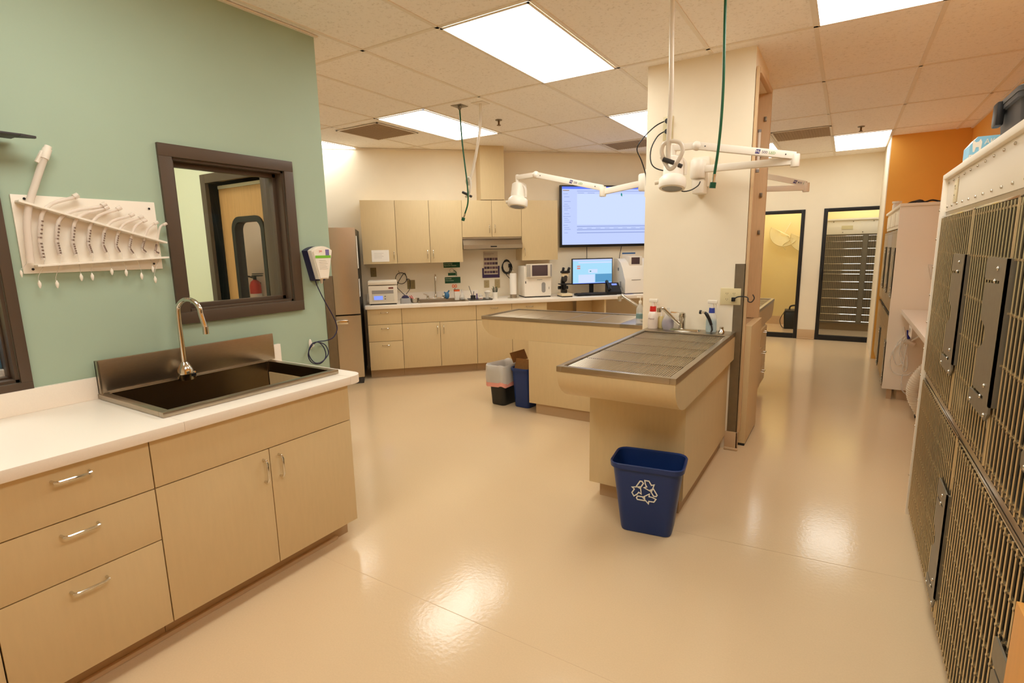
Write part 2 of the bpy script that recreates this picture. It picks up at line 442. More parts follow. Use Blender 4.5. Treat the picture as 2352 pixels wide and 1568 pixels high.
# orange walls
b = MB(); b.box(.365, 1.2, 8.1, 8.2, 0, CE); struct(b.done('wall_orange_return', M_ORANGE))
b = MB(); b.box(.355, .3645, 8.1, FY, 0, CE); struct(b.done('wall_corner', M_CREAM))
b = MB(); b.box(1.11, 1.2, -1.6, 8.1, 0, CE); struct(b.done('wall_right', M_ORANGE))
# pier between the two exam tables
PXL, PXR, PY = -1.296, -.585, 3.955
b = MB(); b.box(PXL, PXR, PY, PY+.1, 0, CE)
b.box(PXL, -.80, PY+.1, 5.10, 0, CE); b.box(-.80, PXR, PY+.1, 4.60, 2.58, CE); b.box(-.80, -.615, 4.60, 5.10, 0, CE)
struct(b.done('wall_pier', M_CREAM, smooth=0))
b = MB(); b.box(-.66, PXR+.012, PY-.012, PY, 0, .135, .003); b.box(-.66, PXR+.02, PY-.028, PY, 0, .018, .008); b.box(PXR, PXR+.012, PY-.012, PY+.03, 0, .135, .003)
struct(b.done('baseboard_pier', M_CURB))
# stainless corner guards
b = MB(); b.box(PXR-.062, PXR+.003, PY-.003, PY-.0005, .136, 1.345); b.box(PXR+.0005, PXR+.003, PY-.003, PY+.02, .136, 1.345); struct(b.done('trim_4', M_STEELD, smooth=0))
b = MB(); b.box(WX+.0005, WX+.003, 2.175, 2.2485, .1, 1.33); b.box(WX-.06, WX+.003, 2.2455, 2.2485, .1, 1.33); struct(b.done('trim_5', M_STEELD, smooth=0))
# perimeter angle under ceiling on the green wall
b = MB(); b.box(WX, WX+.02, -1.6, 2.26, CE-.012, CE-.004); b.box(1.09, 1.11, -1.6, 8.1, CE-.012, CE-.004); struct(b.done('trim_6', M_TBAR, smooth=0))
def seam(name, pa, pb):
    a, c = onZ(*pa, 0), onZ(*pb, 0); d = (c-a).normalized(); n_ = Vector((-d.y, d.x, 0))*.0012; b = MB()
    b._add([a-d*.6-n_, c+d*.6-n_, c+d*.6+n_, a-d*.6+n_, a-d*.6-n_+Vector((0, 0, .0004)), c+d*.6-n_+Vector((0, 0, .0004)), c+d*.6+n_+Vector((0, 0, .0004)), a-d*.6+n_+Vector((0, 0, .0004))], [(0, 1, 2, 3), (4, 5, 6, 7), (0, 1, 5, 4), (1, 2, 6, 5), (2, 3, 7, 6), (3, 0, 4, 7)])
    struct(b.done(name, mat('floor_seam', (206, 178, 140), .4), smooth=0))
seam('trim_7', (930, 1358), (1170, 1462)); seam('trim_8', (1760, 1262), (1990, 1310))

# ceiling lights -------------------------------------------------------
def cell(m, l): return GX0-m*GP, GY0+l*GL     # right-hand X of column m, near Y of row l
def light(m, l, label, cat='ceiling light', pm=None):
    x1, y0 = cell(m-1, l); x0 = x1-GP; cx = (x0+x1)/2; cy = y0+GL/2
    t = thing('ceiling_light', label, cat, (cx, cy, CE-.006), 0, 'recessed ceiling light panels')
    b = MB(); w, d = GP/2-.012, GL/2-.012
    for a, c, e, f in ((-w, w, -d, -d+.012), (-w, w, d-.012, d), (-w, -w+.012, -d, d), (w-.012, w, -d, d)): b.box(a, c, e, f, -.006, 0)
    b.done('frame', M_TBAR, t, smooth=0)
    b = MB(); b.box(-w+.012, w-.012, -d+.012, d-.012, -.003, 0); b.done('diffuser', pm or M_PANEL, t, smooth=0)
    return t
light(1, 1, 'largest glowing ceiling panel, in front of the hanging hoses')
light(4, 2, 'glowing ceiling panel between green wall and hanging white tube')
light(1, 3, 'glowing ceiling panel partly hidden by left edge of the pier')
light(-2, 1, 'glowing ceiling panel cut off by top edge on the right')
light(-2, 5, 'small glowing ceiling panel in front of the orange wall', pm=M_PANEL2)
light(0, 5, 'glowing ceiling panel half hidden behind pier and lamp arm', pm=M_PANEL2)
light(7, 2, 'sliver of glowing ceiling panel beside edge of green wall')
light(1, -1, 'unseen ceiling light panel added behind the viewer over the aisle')  # unseen panel added behind the camera to light the foreground
light(-2, -1, 'unseen ceiling light panel added behind the viewer beside cages')  # another added panel out of view, also lighting the foreground
light(5, -1, 'ceiling light panel over the room behind the window'); light(4, -1, 'second unseen ceiling light panel added over the room behind the window')  # both added out of view because this room needs light
t = light(-1, 7, 'unseen ceiling light brightening the ward behind the glass doors'); t.location = (-.95, 10.25, CE-.006)  # out of view, at full strength to brighten the enclosed ward
t = light(-1, 7, 'unseen ceiling light brightening the caged ward behind right glass door'); t.location = (.25, 10.28, CE-.006)  # likewise unseen, there to brighten the caged side
# vents
def vent(cx, cy, w, d, label):
    t = thing('ceiling_vent', label, 'vent', (cx, cy, CE-.006), 0, 'grey air return grilles')
    b = MB(); w /= 2; d /= 2
    for a, c, e, f in ((-w, w, -d, -d+.02), (-w, w, d-.02, d), (-w, -w+.02, -d, d), (w-.02, w, -d, d)): b.box(a, c, e, f, -.004, .0)
    b.done('frame', M_TBAR, t, smooth=0)
    b = MB(); b.box(-w+.02, w-.02, -d+.02, d-.02, -.001, 0)
    n = int(2*w/.03)
    for i in range(n): x = -w+.03+i*(2*w-.06)/max(n-1, 1); b.box(x-.004, x+.004, -d+.02, d-.02, -.004, 0)
    b.done('grille', mat('vent_grey', (166, 142, 112), .7), t, smooth=0)
vent(-4.305, 4.25, .6, .6, 'square grey air grille in ceiling left of hanging tubes')
vent(-2.35, 6.62, .6, .5, 'grey air grille in ceiling at upper left of the pier')
vent(-.54, 7.28, .6, .62, 'grey air grille in ceiling right of the pier')
def sprinkler(x, y, label):
    t = thing('fire_sprinkler', label, 'sprinkler', (x, y, CE), 0, 'ceiling sprinklers')
    b = MB(); b.lathe([(.035, -.001), (.032, -.008), (.012, -.01)], seg=16); b.done('escutcheon', M_STEELD, t)
    b = MB(); b.lathe([(.009, -.008), (.009, -.045), (.02, -.05), (.02, -.054)], seg=12); b.done('head', mat('brass', (120, 90, 60), .4, metal=1), t)
sprinkler(-3.0, 4.6, 'brass sprinkler head in ceiling right of the white hanging tube')
sprinkler(.034, 7.25, 'small sprinkler head in ceiling before the orange wall')
sprinkler(-.42, 2.02, 'sprinkler head cut off by the top edge beside green hose')
# ================================================================== LEFT COUNTER RUN (faces +X): local x = world Y, local y = -X
CZ = .865; CF = -2.07; RZL = PI/2
LO = (CF, 0, 0)
base_cabinet('base_cabinet', 'near tan three-drawer base cabinet under the cream counter', .365, .465, LO, RZL, 'drawers3', depth=.66, group='base cabinets under the left counter')
base_cabinet('base_cabinet', 'wide tan two-door base cabinet beneath the steel sink', .83, .905, LO, RZL, 'sink2', depth=.66, group='base cabinets under the left counter')
base_cabinet('base_cabinet', 'tan cabinet cut off at bottom left corner', -.55, .915, LO, RZL, 'drawers3', depth=.66, group='base cabinets under the left counter')
b = MB(); b.box(CF-.004-.09, CF-.07, -.55, 1.66, 0, .02, .006); struct(b.done('baseboard_left', M_CURB))
t = thing('countertop', 'cream solid countertop around the big steel sink', 'countertop', (CF, 0, CZ-.04), RZL)
# slab with a hole for the sink, rounded right end; local (x=Y, y=-X)
def cpoly(pts, z0, z1, b): b.prism(pts, z0, z1, 'z')
b = MB()
SY0, SY1, SX0, SX1 = .945, 1.735, -2.715, -2.175     # sink hole (world Y, X)
ly0, ly1 = CF-SX1, CF-SX0
b.box(-.6, SY0, -.025, .678, 0, .04, .003)
b.box(SY0, SY1, -.025, ly0, 0, .04, .003)
arc = [(1.825-.07+.07*math.sin(a), -.025+.07-.07*math.cos(a)) for a in [i*PI/16 for i in range(9)]]
cpoly([(SY1, -.025)]+arc+[(1.825, .678), (SY1, .678)], 0, .04, b)
b.done('slab', M_COUNTER, t)
b = MB(); b.box(-.6, .955, .655, .678, .04, .135, .002); b.done('backsplash', M_COUNTER, t)
b = MB(); b.box(1.76, 1.825, .655, .678, .04, .14, .002); b.done('backsplash', M_COUNTER, t)
# sink
t = thing('utility_sink', 'deep rectangular stainless sink with tall steel backsplash', 'sink', (CF, 0, CZ), RZL)
b = MB()
a0, a1 = .925, 1.755; f0, f1 = ly0-.02, .655
rimw = .035; zt = .022
for (xa, xb, ya, yb) in ((a0, a1, f0, f0+rimw), (a0, a0+rimw, f0+rimw, f1), (a1-rimw, a1, f0+rimw, f1), (a0+rimw, a1-rimw, f1-.03, f1)):
    b.box(xa, xb, ya, yb, .0005, zt, .004)
b.done('rim', M_STEEL, t)
b = MB(); b.box(a0+.005, a1+.02, f1-.012, f1, zt, .168, .002); b.box(a0+.005, a0+.012, f1-.03, f1, zt, .168); b.done('backsplash', M_STEEL, t)
b = MB()
ix0, ix1, iy0, iy1 = a0+rimw, a1-rimw, f0+rimw, f1-.03
sec = [rrect(ix1-ix0, iy1-iy0, .012, zt-.002, cx=(ix0+ix1)/2, cy=(iy0+iy1)/2), rrect(ix1-ix0-.004, iy1-iy0-.004, .012, -.27, cx=(ix0+ix1)/2, cy=(iy0+iy1)/2), rrect(ix1-ix0-.06, iy1-iy0-.06, .02, -.285, cx=(ix0+ix1)/2, cy=(iy0+iy1)/2)]
b.loft(sec, False, True)
bs = b.done('basin', mat('sink_steel', (150, 132, 108), .24, metal=1, noise=.05, nscale=40), t)
b = MB(); b.lathe([(.045, 0), (.045, .004), (.02, .002), (.0001, .001)], ((ix0+ix1)/2, (iy0+iy1)/2, -.284)); b.done('drain', M_CHROME, t)
# gooseneck sensor faucet on the rear ledge
fx, fy = 1.262, .585
fa = MB(); fa.lathe([(.034, .0), (.036, .025), (.034, .05), (.02, .075), (.014, .085)], (fx, fy, .022)); fa.box(fx+.004, fx+.036, fy-.03, fy-.005, .03, .06, .006)
fo = fa.done('faucet', M_CHROME, t)
gp = [(fx, fy, .10), (fx, fy, .33)]
pts = [(fx, fy, .10), (fx, fy, .20), (fx, fy, .31)]
for k in range(1, 10):
    a = PI*k/9.0*1.03; q = .062
    pts.append((fx+.35*q*(1-math.cos(a)), fy-.95*q*(1-math.cos(a)), .345+.062*math.sin(a)))
pts.append((pts[-1][0]+.004, pts[-1][1]-.012, .285)); pts.append((pts[-1][0]+.001, pts[-1][1]-.004, .26))
b = MB(); b.tube(pts, .0115, 12, smooth=4); b.done('spout', M_CHROME, fo)
b = MB(); b.lathe([(.0135, 0), (.0135, .035)], (pts[-1][0], pts[-1][1], .245)); b.done('aerator', M_CHROME, fo)
b = MB(); b.box(fx+.010, fx+.03, fy-.037, fy-.03, .038, .052); b.done('sensor_window', M_BLACK, fo)

# endotracheal tube rack on the green wall
bt = WX
t = thing('tube_rack', 'white wall rack with slanted shelf holding clear breathing tubes', 'rack', (WX, 1.0, 1.41), RZL)
b = MB(); b.box(-.245, .262, -.009, -.0005, .005, .31, .002)
b.done('board', M_WHITE, t)
for sx, sz in ((-.205, .295), (.235, .28), (-.215, .022), (.225, .03)):
    b = MB(); b.lathe([(.005, 0), (.004, .002)], (sx, -.0125, sz), 10, axis='y'); b.done('screw', M_BLACK, t)
def rail(y0, y1, z0, z1, nm):
    M = Matrix.Translation((y0, 0, z0)) @ Matrix.Rotation(-math.atan2(z1-z0, y1-y0), 4, 'Y')
    L = math.hypot(y1-y0, z1-z0); b = MB(); b.box(0, L, -.055, -.009, -.004, .004, .001, M=M); b.done(nm, M_WHITE, t)
rail(-.235, .275, .283, .125, 'slanted_shelf'); rail(-.21, .275, .035, .058, 'lower_shelf')
CLRT2 = mat('breathing_tube', (238, 226, 214), .25, alpha=.62)
def rackpt(zx, zy, off=.035):       # zoomed photo position on a plane a little off the wall
    p = onX(zx/3.733, 280+zy/3.733, WX+off); return p
tubes = [((490, 1195), (335, 1190)), ]
specs = [(350, 800, 640, 640, 1180), (495, 850, 880, 715, 1140), (630, 870, 900, 740, 1140), (765, 900, 1010, 745, 1130), (890, 930, 1120, 800, 1120), (1005, 955, 1200, 820, 1120), (1120, 985, 1230, 850, 1130), (1230, 1010, 1330, 870, 1120), (1340, 1040, 1405, 880, 1130)]
GT = 'clear cuffed breathing tubes standing in the white rack'
ords = ['second', 'third', 'fourth', 'fifth', 'sixth', 'seventh', 'eighth', 'ninth', 'tenth']
for i, (x, ys, xe, ye, yb_) in enumerate(specs):
    pts = [rackpt(x+20, yb_), rackpt(x-10, (yb_+ys)/2+30), rackpt(x+8, ys), rackpt(x+(xe-x)*.33, ys-(ys-ye)*.62), rackpt(xe-25, ye+12), rackpt(xe, ye)]
    base = pts[0]; r = .0075-.00035*i
    e = thing('breathing_tube', f'{ords[i]} clear curved breathing tube from left in the white rack', 'medical tube', base, 0, GT)
    b = MB(); b.tube([p-base for p in pts], r, 10, smooth=4); b.done('shaft', CLRT2, e)
    b = MB()
    for k in range(5):
        z0 = (pts[0]-base).lerp(pts[1]-base, .1+.18*k); b.tube([z0, z0+Vector((0, .0004, .006))], r*1.06, 8)
        z0 = (pts[1]-base).lerp(pts[2]-base, .1+.16*k); b.tube([z0, z0+Vector((0, .0004, .006))], r*1.06, 8)
    b.done('depth_marks', mat('tube_ink', (120, 98, 84), .6), e)
    b = MB(); p, q = pts[-1]-base, pts[-2]-base; d = (p-q).normalized(); b.tube([p-d*.004, p+d*.014], r*1.5, 10); b.done('connector', CLRT2, e)
    px_, py_ = [(340, 1390), (490, 1390), (697, 1330), (792, 1325), (958, 1280), (1082, 1290), (1215, 1320), (1310, 1260), (1332, 1350)][i]
    c = rackpt(px_, py_, .03)-base
    b = MB(); b.tube([pts[1]-base, (pts[0]-base)+Vector((.004, .005, .0)), c+Vector((0, 0, .03)), c+Vector((0, 0, .012))], .0009, 5, smooth=4); b.done('pilot_line', M_CLRT, e)
    b = MB(); b.lathe([(.001, -.017), (.0035, -.013), (.006, -.004), (.0062, .004), (.003, .011), (.002, .015)], c, 10); b.done('pilot_balloon', M_WHITE, e)
# the tall large-bore tube at the left
pts = [rackpt(262, 1210), rackpt(232, 900), rackpt(252, 700), rackpt(320, 480), rackpt(385, 290)]; base = pts[0]
e = thing('breathing_tube', 'tallest wide clear breathing tube with white connector, far left of rack', 'medical tube', base, 0, GT)
b = MB(); b.tube([p-base for p in pts], .0125, 12, smooth=5); b.done('shaft', CLRT2, e)
p, q = pts[-1]-base, pts[-2]-base; d = (p-q).normalized()
b = MB(); b.tube([p-d*.012, p+d*.03], .0155, 12); b.tube([p+d*.03, p+d*.042], .012, 12); b.tube([p-d*.03+Vector((.0, -.018, 0)), p+d*.018+Vector((0, -.012, 0))], .008, 8); b.done('connector', M_WHITE, e)
c = rackpt(183, 1300, .03)-base
b = MB(); b.tube([Vector((0, 0, .03)), Vector((0, -.012, 0)), c+Vector((0, 0, .015))], .0009, 5, smooth=4); b.done('pilot_line', M_CLRT, e)
b = MB(); b.lathe([(.001, -.015), (.004, -.005), (.005, .004), (.002, .013)], c, 10); b.done('pilot_balloon', M_WHITE, e)

# dark bracket arm high on the wall, only its tip in frame
p = onX(55, 313, WX+.09)
t = thing('wall_bracket', 'dark flat bracket arm tip at upper left edge', 'bracket', (WX, .55, p.z), RZL)
b = MB(); b.box(-.1, .235, -.12, -.02, -.004, .004, .002); b.prism([(.235, -.12), (.285, -.105), (.285, -.09), (.235, -.06)], -.004, .004, 'z'); b.done('arm', M_DARK, t)
b = MB(); b.box(-.1, -.02, -.02, -.0005, -.05, .05, .003); b.done('mounting_plate', M_DARK, t)

# foam dispenser, cable, hook
t = thing('wipe_dispenser', 'white wedge-shaped dispenser with navy back on green wall', 'dispenser', (WX, 2.115, 1.31), RZL)
def fan(wt, wb, z0, z1, n=10):
    pts = [(-wb, z0), (wb, z0)]
    for k in range(n+1):
        u = 1-2*k/n; pts.append((wt*u, z1-.016*u*u*1.6))
    return pts
b = MB(); b.prism(fan(.078, .036, .0, .205), -.05, -.0005, 'y'); b.done('back_shell', M_NAVY, t)
b = MB(); b.prism(fan(.074, .034, .01, .205), -.085, -.05, 'y'); b.prism(fan(.066, .028, .016, .198), -.092, -.085, 'y'); b.done('front_cover', M_WHITE, t)
b = MB(); b.box(-.055, .055, -.0935, -.0918, .135, .15); b.done('green_band', mat('lime_label', (120, 190, 50), .5), t)
b = MB(); b.box(.02, .045, -.0935, -.0918, .15, .185); b.done('purple_label', mat('violet_label', (120, 110, 165), .5), t)
text('3M', .018, M_RED, t, (-.028, -.0922, .168), FRONT)
b = MB()
for k in range(6): b.box(-.03, .03-.006*(k % 3), -.0932, -.0918, .07+.01*k, .072+.01*k)
b.done('fine_print', mat('label_grey', (190, 182, 168), .6), t, smooth=0)
b = MB(); b.cyl((0, -.06, -.018), .006, .03, 10, r2=.01); b.done('nozzle', M_OFFW, t)
W = WX
def wp(px, py, off=.02): return onX(px, py, W+off)
pts = [wp(722, 636, .03), wp(728, 655, .03), wp(745, 690, .03), wp(762, 720, .03), wp(772, 742, .03), wp(774, 758, .03), wp(765, 775, .03), wp(748, 782, .02), wp(728, 785, .02), wp(714, 797, .02), wp(708, 815, .02), wp(716, 832, .02), wp(735, 835, .02), wp(748, 820, .02), wp(745, 800, .024), wp(732, 786, .024), wp(716, 790, .026), wp(709, 812, .026), wp(722, 832, .026), wp(740, 830, .026), wp(754, 812, .022), wp(748, 793, .02), wp(735, 786, .03)]
base = Vector((W, pts[0].y, .86))
t = thing('coiled_cable', 'dark navy cable hanging below dispenser, looped on wall hook', 'cable', base)
b = MB(); b.tube([p-base for p in pts], .0032, 7, smooth=5); b.done('cord', M_NAVY, t)
hp = onX(712, 790, W)
t = thing('wall_hook', 'small white oval adhesive hook behind the coiled cable', 'hook', hp)
b = MB(); b.ball((.004, 0, 0), .012, sc=(.5, 1, 2.6)); b.done('pad', M_WHITE, t)
b = MB(); b.tube([(.008, 0, -.01), (.03, 0, -.012), (.034, 0, .0)], .004, 8, smooth=3); b.done('peg', M_WHITE, t)

# beyond window 2: sill, blue bag, pale door edge
BAGP = onX(12, 840, -3.02)
t = thing('fabric_bag', 'blue fabric bundle behind the window at left edge', 'bag', (BAGP.x, BAGP.y-.10, .9555))
b = MB(); b.ball((0, 0, .09), .16, sc=(.9, 1.1, .8)); b.tube([(-.05, -.12, .16), (.05, 0, .21), (.09, .13, .15)], .02, 8, smooth=4); b.done('bundle', M_BLBAG, t)
t = thing('storage_cart', 'white topped cart behind the left window', 'cart', (-3.2, .45, 0))
b = MB(); b.box(-.28, .28, -.75, .52, .93, .955, .004); b.done('top', M_WHITE, t)
b = MB(); b.box(-.26, .26, -.72, .40, .08, .928, .004); b.done('cabinet_body', M_BROWN, t)
for i in (-1, 1):
    for j in (-.66, .34): b = MB(); b.lathe([(.03, -.012), (.03, .012)], (i*.2, j, .03), 12, axis='x'); b.done('caster', M_BLACK, t)
t = thing('room_door', 'yellowish open door seen through left window', 'door', (-3.9, .95, 0), math.radians(55))
b = MB(); b.box(-.42, .42, -.02, .02, .01, 2.0, .003); b.done('leaf', mat('yellow_door', (206, 190, 140), .5), t)
b = MB(); b.cyl((.36, -.06, 1.0), .02, .04, 12, axis='y'); b.done('knob', M_CHROME, t)
# fire extinguisher on the hall end wall, seen through the vision panel
d = ray(588, 668); k = (NB-.075)/((d.y-d.x)*R2); p = CAMP+d*k
t = thing('fire_extinguisher', 'red fire extinguisher on wall seen through door window', 'fire extinguisher', (p.x, p.y, p.z-.2), PI/4-PI/2)
b = MB(); b.lathe([(.06, 0), (.065, .02), (.065, .26), (.05, .31), (.02, .335)], (0, 0, 0), 20); b.done('cylinder', M_RED, t)
b = MB(); b.lathe([(.0655, .05), (.0655, .17)], (0, 0, 0), 20); b.done('label_band', M_PAPER, t)
b = MB(); b.cyl((0, 0, .33), .02, .05, 12); b.box(-.03, .06, -.02, .09, .375, .39, .003); b.box(-.02, .04, -.02, .1, .40, .41, .003); b.done('valve', M_BLACK, t)
b = MB(); b.tube([(0, -.02, .36), (0, -.09, .37), (0, -.12, .25), (0, -.09, .05), (.04, -.04, .03)], .01, 8, smooth=4); b.done('hose', M_BLACK, t)
b = MB(); b.box(-.073, -.06, -.05, .05, .05, .3); b.done('wall_bracket', M_STEELD, t)
# ================================================================== BACK RUN (45 degrees): local x = s, local y = n-6.30
RZB = PI/4
NF = 6.30
def BO(n=NF, z=0): v = BK(0, n, z); return (v.x, v.y, v.z)
G = 'base cabinets along the back wall'
base_cabinet('base_cabinet', 'tan three-drawer cabinet next to the fridge', -.283, .391, BO(), RZB, 'drawers3', depth=.64, group=G, hw=.085)
base_cabinet('base_cabinet', 'wide tan two-door cabinet under small back sink', .108, .887, BO(), RZB, 'sink2', depth=.64, group=G)
base_cabinet('base_cabinet', 'tan drawer-over-door cabinet right of the back sink cabinet', .995, .443, BO(), RZB, 'drawer1', depth=.64, group=G, hw=.085)
base_cabinet('base_cabinet', 'tan drawer-over-door cabinet beside open knee space', 1.438, .449, BO(), RZB, 'drawer1', depth=.64, group=G, hw=.085)
t = thing('desk_knee_space', 'tan panels of open knee space under the back counter', 'cabinet', BO(), RZB)
b = MB(); b.box(1.89, 2.44, .60, .62, 0, .825); b.done('rear_panel', M_LAM, t)
b = MB(); b.box(2.66, 2.685, .02, .62, 0, .825); b.done('end_panel', M_LAM, t)
b = MB(); b.box(2.44, 2.66, .45, .47, 0, .825); b.done('modesty_panel', M_LAM, t)
t = thing('computer_tower', 'dark computer tower in shadow under back counter', 'computer', BO(NF, 0), RZB)
b = MB(); b.box(2.95, 3.13, .15, .58, 0, .45, .006); b.done('case', M_BLACK, t)
b = MB(); b.box(2.97, 3.11, .144, .15, .3, .42); b.done('front_bezel', M_DARK, t)
t = thing('countertop', 'long cream counter along angled back wall', 'countertop', BO(NF, CZ-.04), RZB)
b = MB(); b.box(-.30, .33, -.03, .672, 0, .04, .004); b.box(.33, .90, -.03, .10, 0, .04, .004); b.box(.33, .90, .50, .672, 0, .04, .004); b.box(.90, 4.4, -.03, .672, 0, .04, .004); b.done('slab', M_COUNTER, t)
b = MB(); b.box(-.30, 1.13, .66, .684, .04, .13, .002); b.done('backsplash', M_COUNTER, t)
t = thing('bar_sink', 'small stainless drop-in sink in the back counter', 'sink', BO(NF, CZ), RZB)
b = MB()
for a in ((.31, .92, .08, .105), (.31, .92, .50, .60), (.31, .335, .105, .50), (.895, .92, .105, .50)): b.box(*a, .0005, .006, .001)
b.done('rim', M_STEEL, t)
b = MB(); b.loft([rrect(.56, .395, .03, .004, cx=.615, cy=.3025), rrect(.54, .375, .03, -.15, cx=.615, cy=.3025)], False, True); b.done('basin', M_STEEL, t)
b = MB(); b.box(.44, .68, .525, .575, .006, .022, .006); f = b.done('faucet', M_CHROME, t)
b = MB(); b.tube([(.56, .55, .02), (.56, .55, .18), (.56, .55, .26), (.56, .53, .305), (.56, .49, .315), (.56, .45, .29), (.56, .435, .24)], .009, 10, smooth=4); b.lathe([(.018, .02), (.016, .05), (.011, .07)], (.56, .55, 0)); b.done('spout', M_CHROME, f)
for q in (-1, 1):
    b = MB(); b.lathe([(.016, .02), (.014, .05)], (.56+.1*q, .55, 0), 12); b.tube([(.56+.1*q, .55, .05), (.56+.155*q, .53, .075)], .006, 8); b.done('tap_lever', M_CHROME, f)

# uppers
def upper(s0, s1, z0, label, doors, z1=2.085, handle='r'):
    t = thing('wall_cabinet', label, 'cabinet', BO(6.65), RZB, 'tan wall cabinets over back counter')
    b = MB(); b.box(s0+.001, s1-.001, .02, .333, z0, z1, 0); b.done('body', M_LAM, t)
    n = len(doors)
    b = MB(); b.box(s0+.002, s1-.002, .015, .0205, z0+.002, z1-.002); b.done('reveal', M_GAP, t)
    for (a, c, h) in doors:
        b = MB(); b.box(a+.002, c-.002, 0, .0155, z0+.0, z1-.001, .0012); d = b.done('door', M_LAM, t)
        hx = c-.035 if h == 'r' else a+.035
        pull(d, (hx, 0, z0+.10), True, .1, .028, .0045)
    return t
upper(-.302, .10, 1.335, 'tan single-door wall cabinet with white paper taped on', [(-.302, .10, 'r')])
upper(.10, .905, 1.335, 'tall tan two-door wall cabinet over small back sink', [(.10, .503, 'r'), (.503, .905, 'l')])
upper(.905, 1.665, 1.637, 'short tan two-door wall cabinet above range hood', [(.905, 1.282, 'r'), (1.282, 1.665, 'l')])
upper(1.665, 2.147, 1.335, 'tan single-door wall cabinet left of the large screen', [(1.665, 2.147, 'l')])
t = thing('taped_notice', 'white sheet taped to the leftmost wall cabinet door', 'paper', BO(6.648, 1.36), RZB)
b = MB(); b.box(-.20, .005, -.0025, -.0005, 0, .14); b.done('sheet', M_PAPER, t, smooth=0)
b = MB()
for i in range(4): b.box(-.17, -.06-.02*(i % 2), -.0032, -.0026, .10-.018*i, .104-.018*i)
b.done('printed_lines', mat('print_grey', (205, 198, 188), .8), t, smooth=0)
t = thing('range_hood', 'stainless range hood under short wall cabinet', 'range hood', BO(6.65, 1.485), RZB)
b = MB(); b.prism([(.02, .15), (.33, .15), (.33, 0), (-.03, 0), (-.05, .01), (-.05, .055), (.02, .13)], .908, 1.662, 'x'); b.done('shell', M_STEEL, t)
b = MB(); b.box(1.25, 1.33, -.052, -.049, .025, .04); b.done('switch_panel', M_BLACK, t)
b = MB(); b.box(.95, 1.62, .0, .28, -.003, .003); b.done('filter_panel', M_STEELD, t)
# fridge
t = thing('refrigerator', 'stainless refrigerator with black sides at end of back run', 'refrigerator', BO(6.10), RZB)
b = MB(); b.box(-1.20, -.345, .07, .80, .05, 1.735, .006); b.done('cabinet', M_BLACK, t)
def fdoor(nm, z0, z1):
    b = MB(); sec = []
    pts = [(-1.20, .062)]
    for k in range(13):
        u = k/12; pts.append((-1.20+.855*u, .0-.022*math.sin(PI*u)+.02*(abs(2*u-1)**6)))
    pts.append((-.345, .062)); b.prism(pts, z0, z1, 'z')
    return b.done(nm, M_FRIDGE, t)
fdoor('upper_door', .80, 1.745)
d = fdoor('freezer_drawer', .075, .785)
b = MB(); b.box(-1.12, -.475, -.075, -.05, .70, .745, .008); b.box(-1.10, -1.06, -.05, .0, .705, .74); b.box(-.53, -.49, -.05, .0, .705, .74); b.done('handle', M_CHROME, d)
b = MB(); b.box(-1.19, -.355, .02, .2, .0, .07, .01); b.done('base_grille', M_DARK, t)
for z0, z1, nm in ((1.30, 1.66, 'sheet one'), (.98, 1.18, 'sheet two')):
    s = MB(); s.box(-.0025, -.0005, .09, .24, 0, z1-z0); o = s.done('fridge_note', M_PAPER, None, smooth=0)
    v = BK(-.3425, 6.12, z0); o.location = v; o.rotation_euler = (0, 0, RZB)
    tag(o, 'white paper hung high on black side of refrigerator' if z0 > 1.2 else 'lower small white paper on black side of refrigerator', 'paper', 'papers on refrigerator side')

def bthing(name, label, cat, s, n, z=CZ+.0005, rz=0, group=None):
    return thing(name, label, cat, BK(s, n, z), RZB+rz, group)
# centrifuge
t = bthing('centrifuge', 'boxy grey-white centrifuge with blue display beside the fridge', 'lab device', -.09, 6.48)
b = MB(); b.box(-.165, .165, -.115, .22, .012, .225, .012); b.done('housing', M_OFFW, t)
b = MB(); b.box(-.168, .168, -.12, .222, .232, .278, .014); b.done('lid', M_OFFW, t)
b = MB(); b.box(-.15, .15, -.11, .2, 0, .014); b.done('foot', M_BLACK, t)
b = MB(); b.prism([(-.117, .13), (-.117, .17), (-.112, .17), (-.112, .13)], -.125, .12, 'x'); b.done('grip_recess', M_GREY, t)
b = MB(); b.box(-.125, .125, -.119, -.115, .04, .125, .002); p = b.done('control_panel', mat('panel_grey', (205, 198, 182), .4), t)
b = MB(); b.box(-.105, -.005, -.122, -.1185, .06, .105); b.done('display', M_LCD, p)
for z in (.065, .095): b = MB(); b.box(.015, .03, -.1215, -.119, z, z+.008); b.done('button', M_DARK, p)
b = MB(); b.box(.065, .12, -.117, -.1145, .185, .203); b.done('name_badge', mat('badge_red', (120, 60, 50), .5), t)
# vortex mixer
t = bthing('vortex_mixer', 'small grey mixer with dark dome right of centrifuge', 'lab device', .165, 6.46)
b = MB(); b.loft([rrect(.125, .13, .02, 0), rrect(.12, .125, .02, .05), rrect(.105, .11, .02, .062)]); b.done('base', M_GREY, t)
b = MB(); b.lathe([(.045, .055), (.043, .075), (.025, .092), (.0001, .096)]); b.done('dome', M_NAVY, t)
t = bthing('mixer_cord', 'black cord coiled on wall between centrifuge and tap', 'cord', .12, 6.97, 1.14)
b = MB()
cp = [(.02+.07*math.cos(a), -.004*((i % 3)), .0+.07*math.sin(a)+.0) for i, a in enumerate([k*PI/6 for k in range(15)])]
b.tube(cp+[(-.04, -.02, -.09), (.0, -.2, -.15), (.05, -.45, -.19)], .0042, 7, smooth=3); b.tube([(.08, 0, -.02), (.125, -.01, -.02), (.12, -.15, -.12), (.06, -.45, -.17)], .004, 7, smooth=4); b.done('cord', M_BLACK, t)
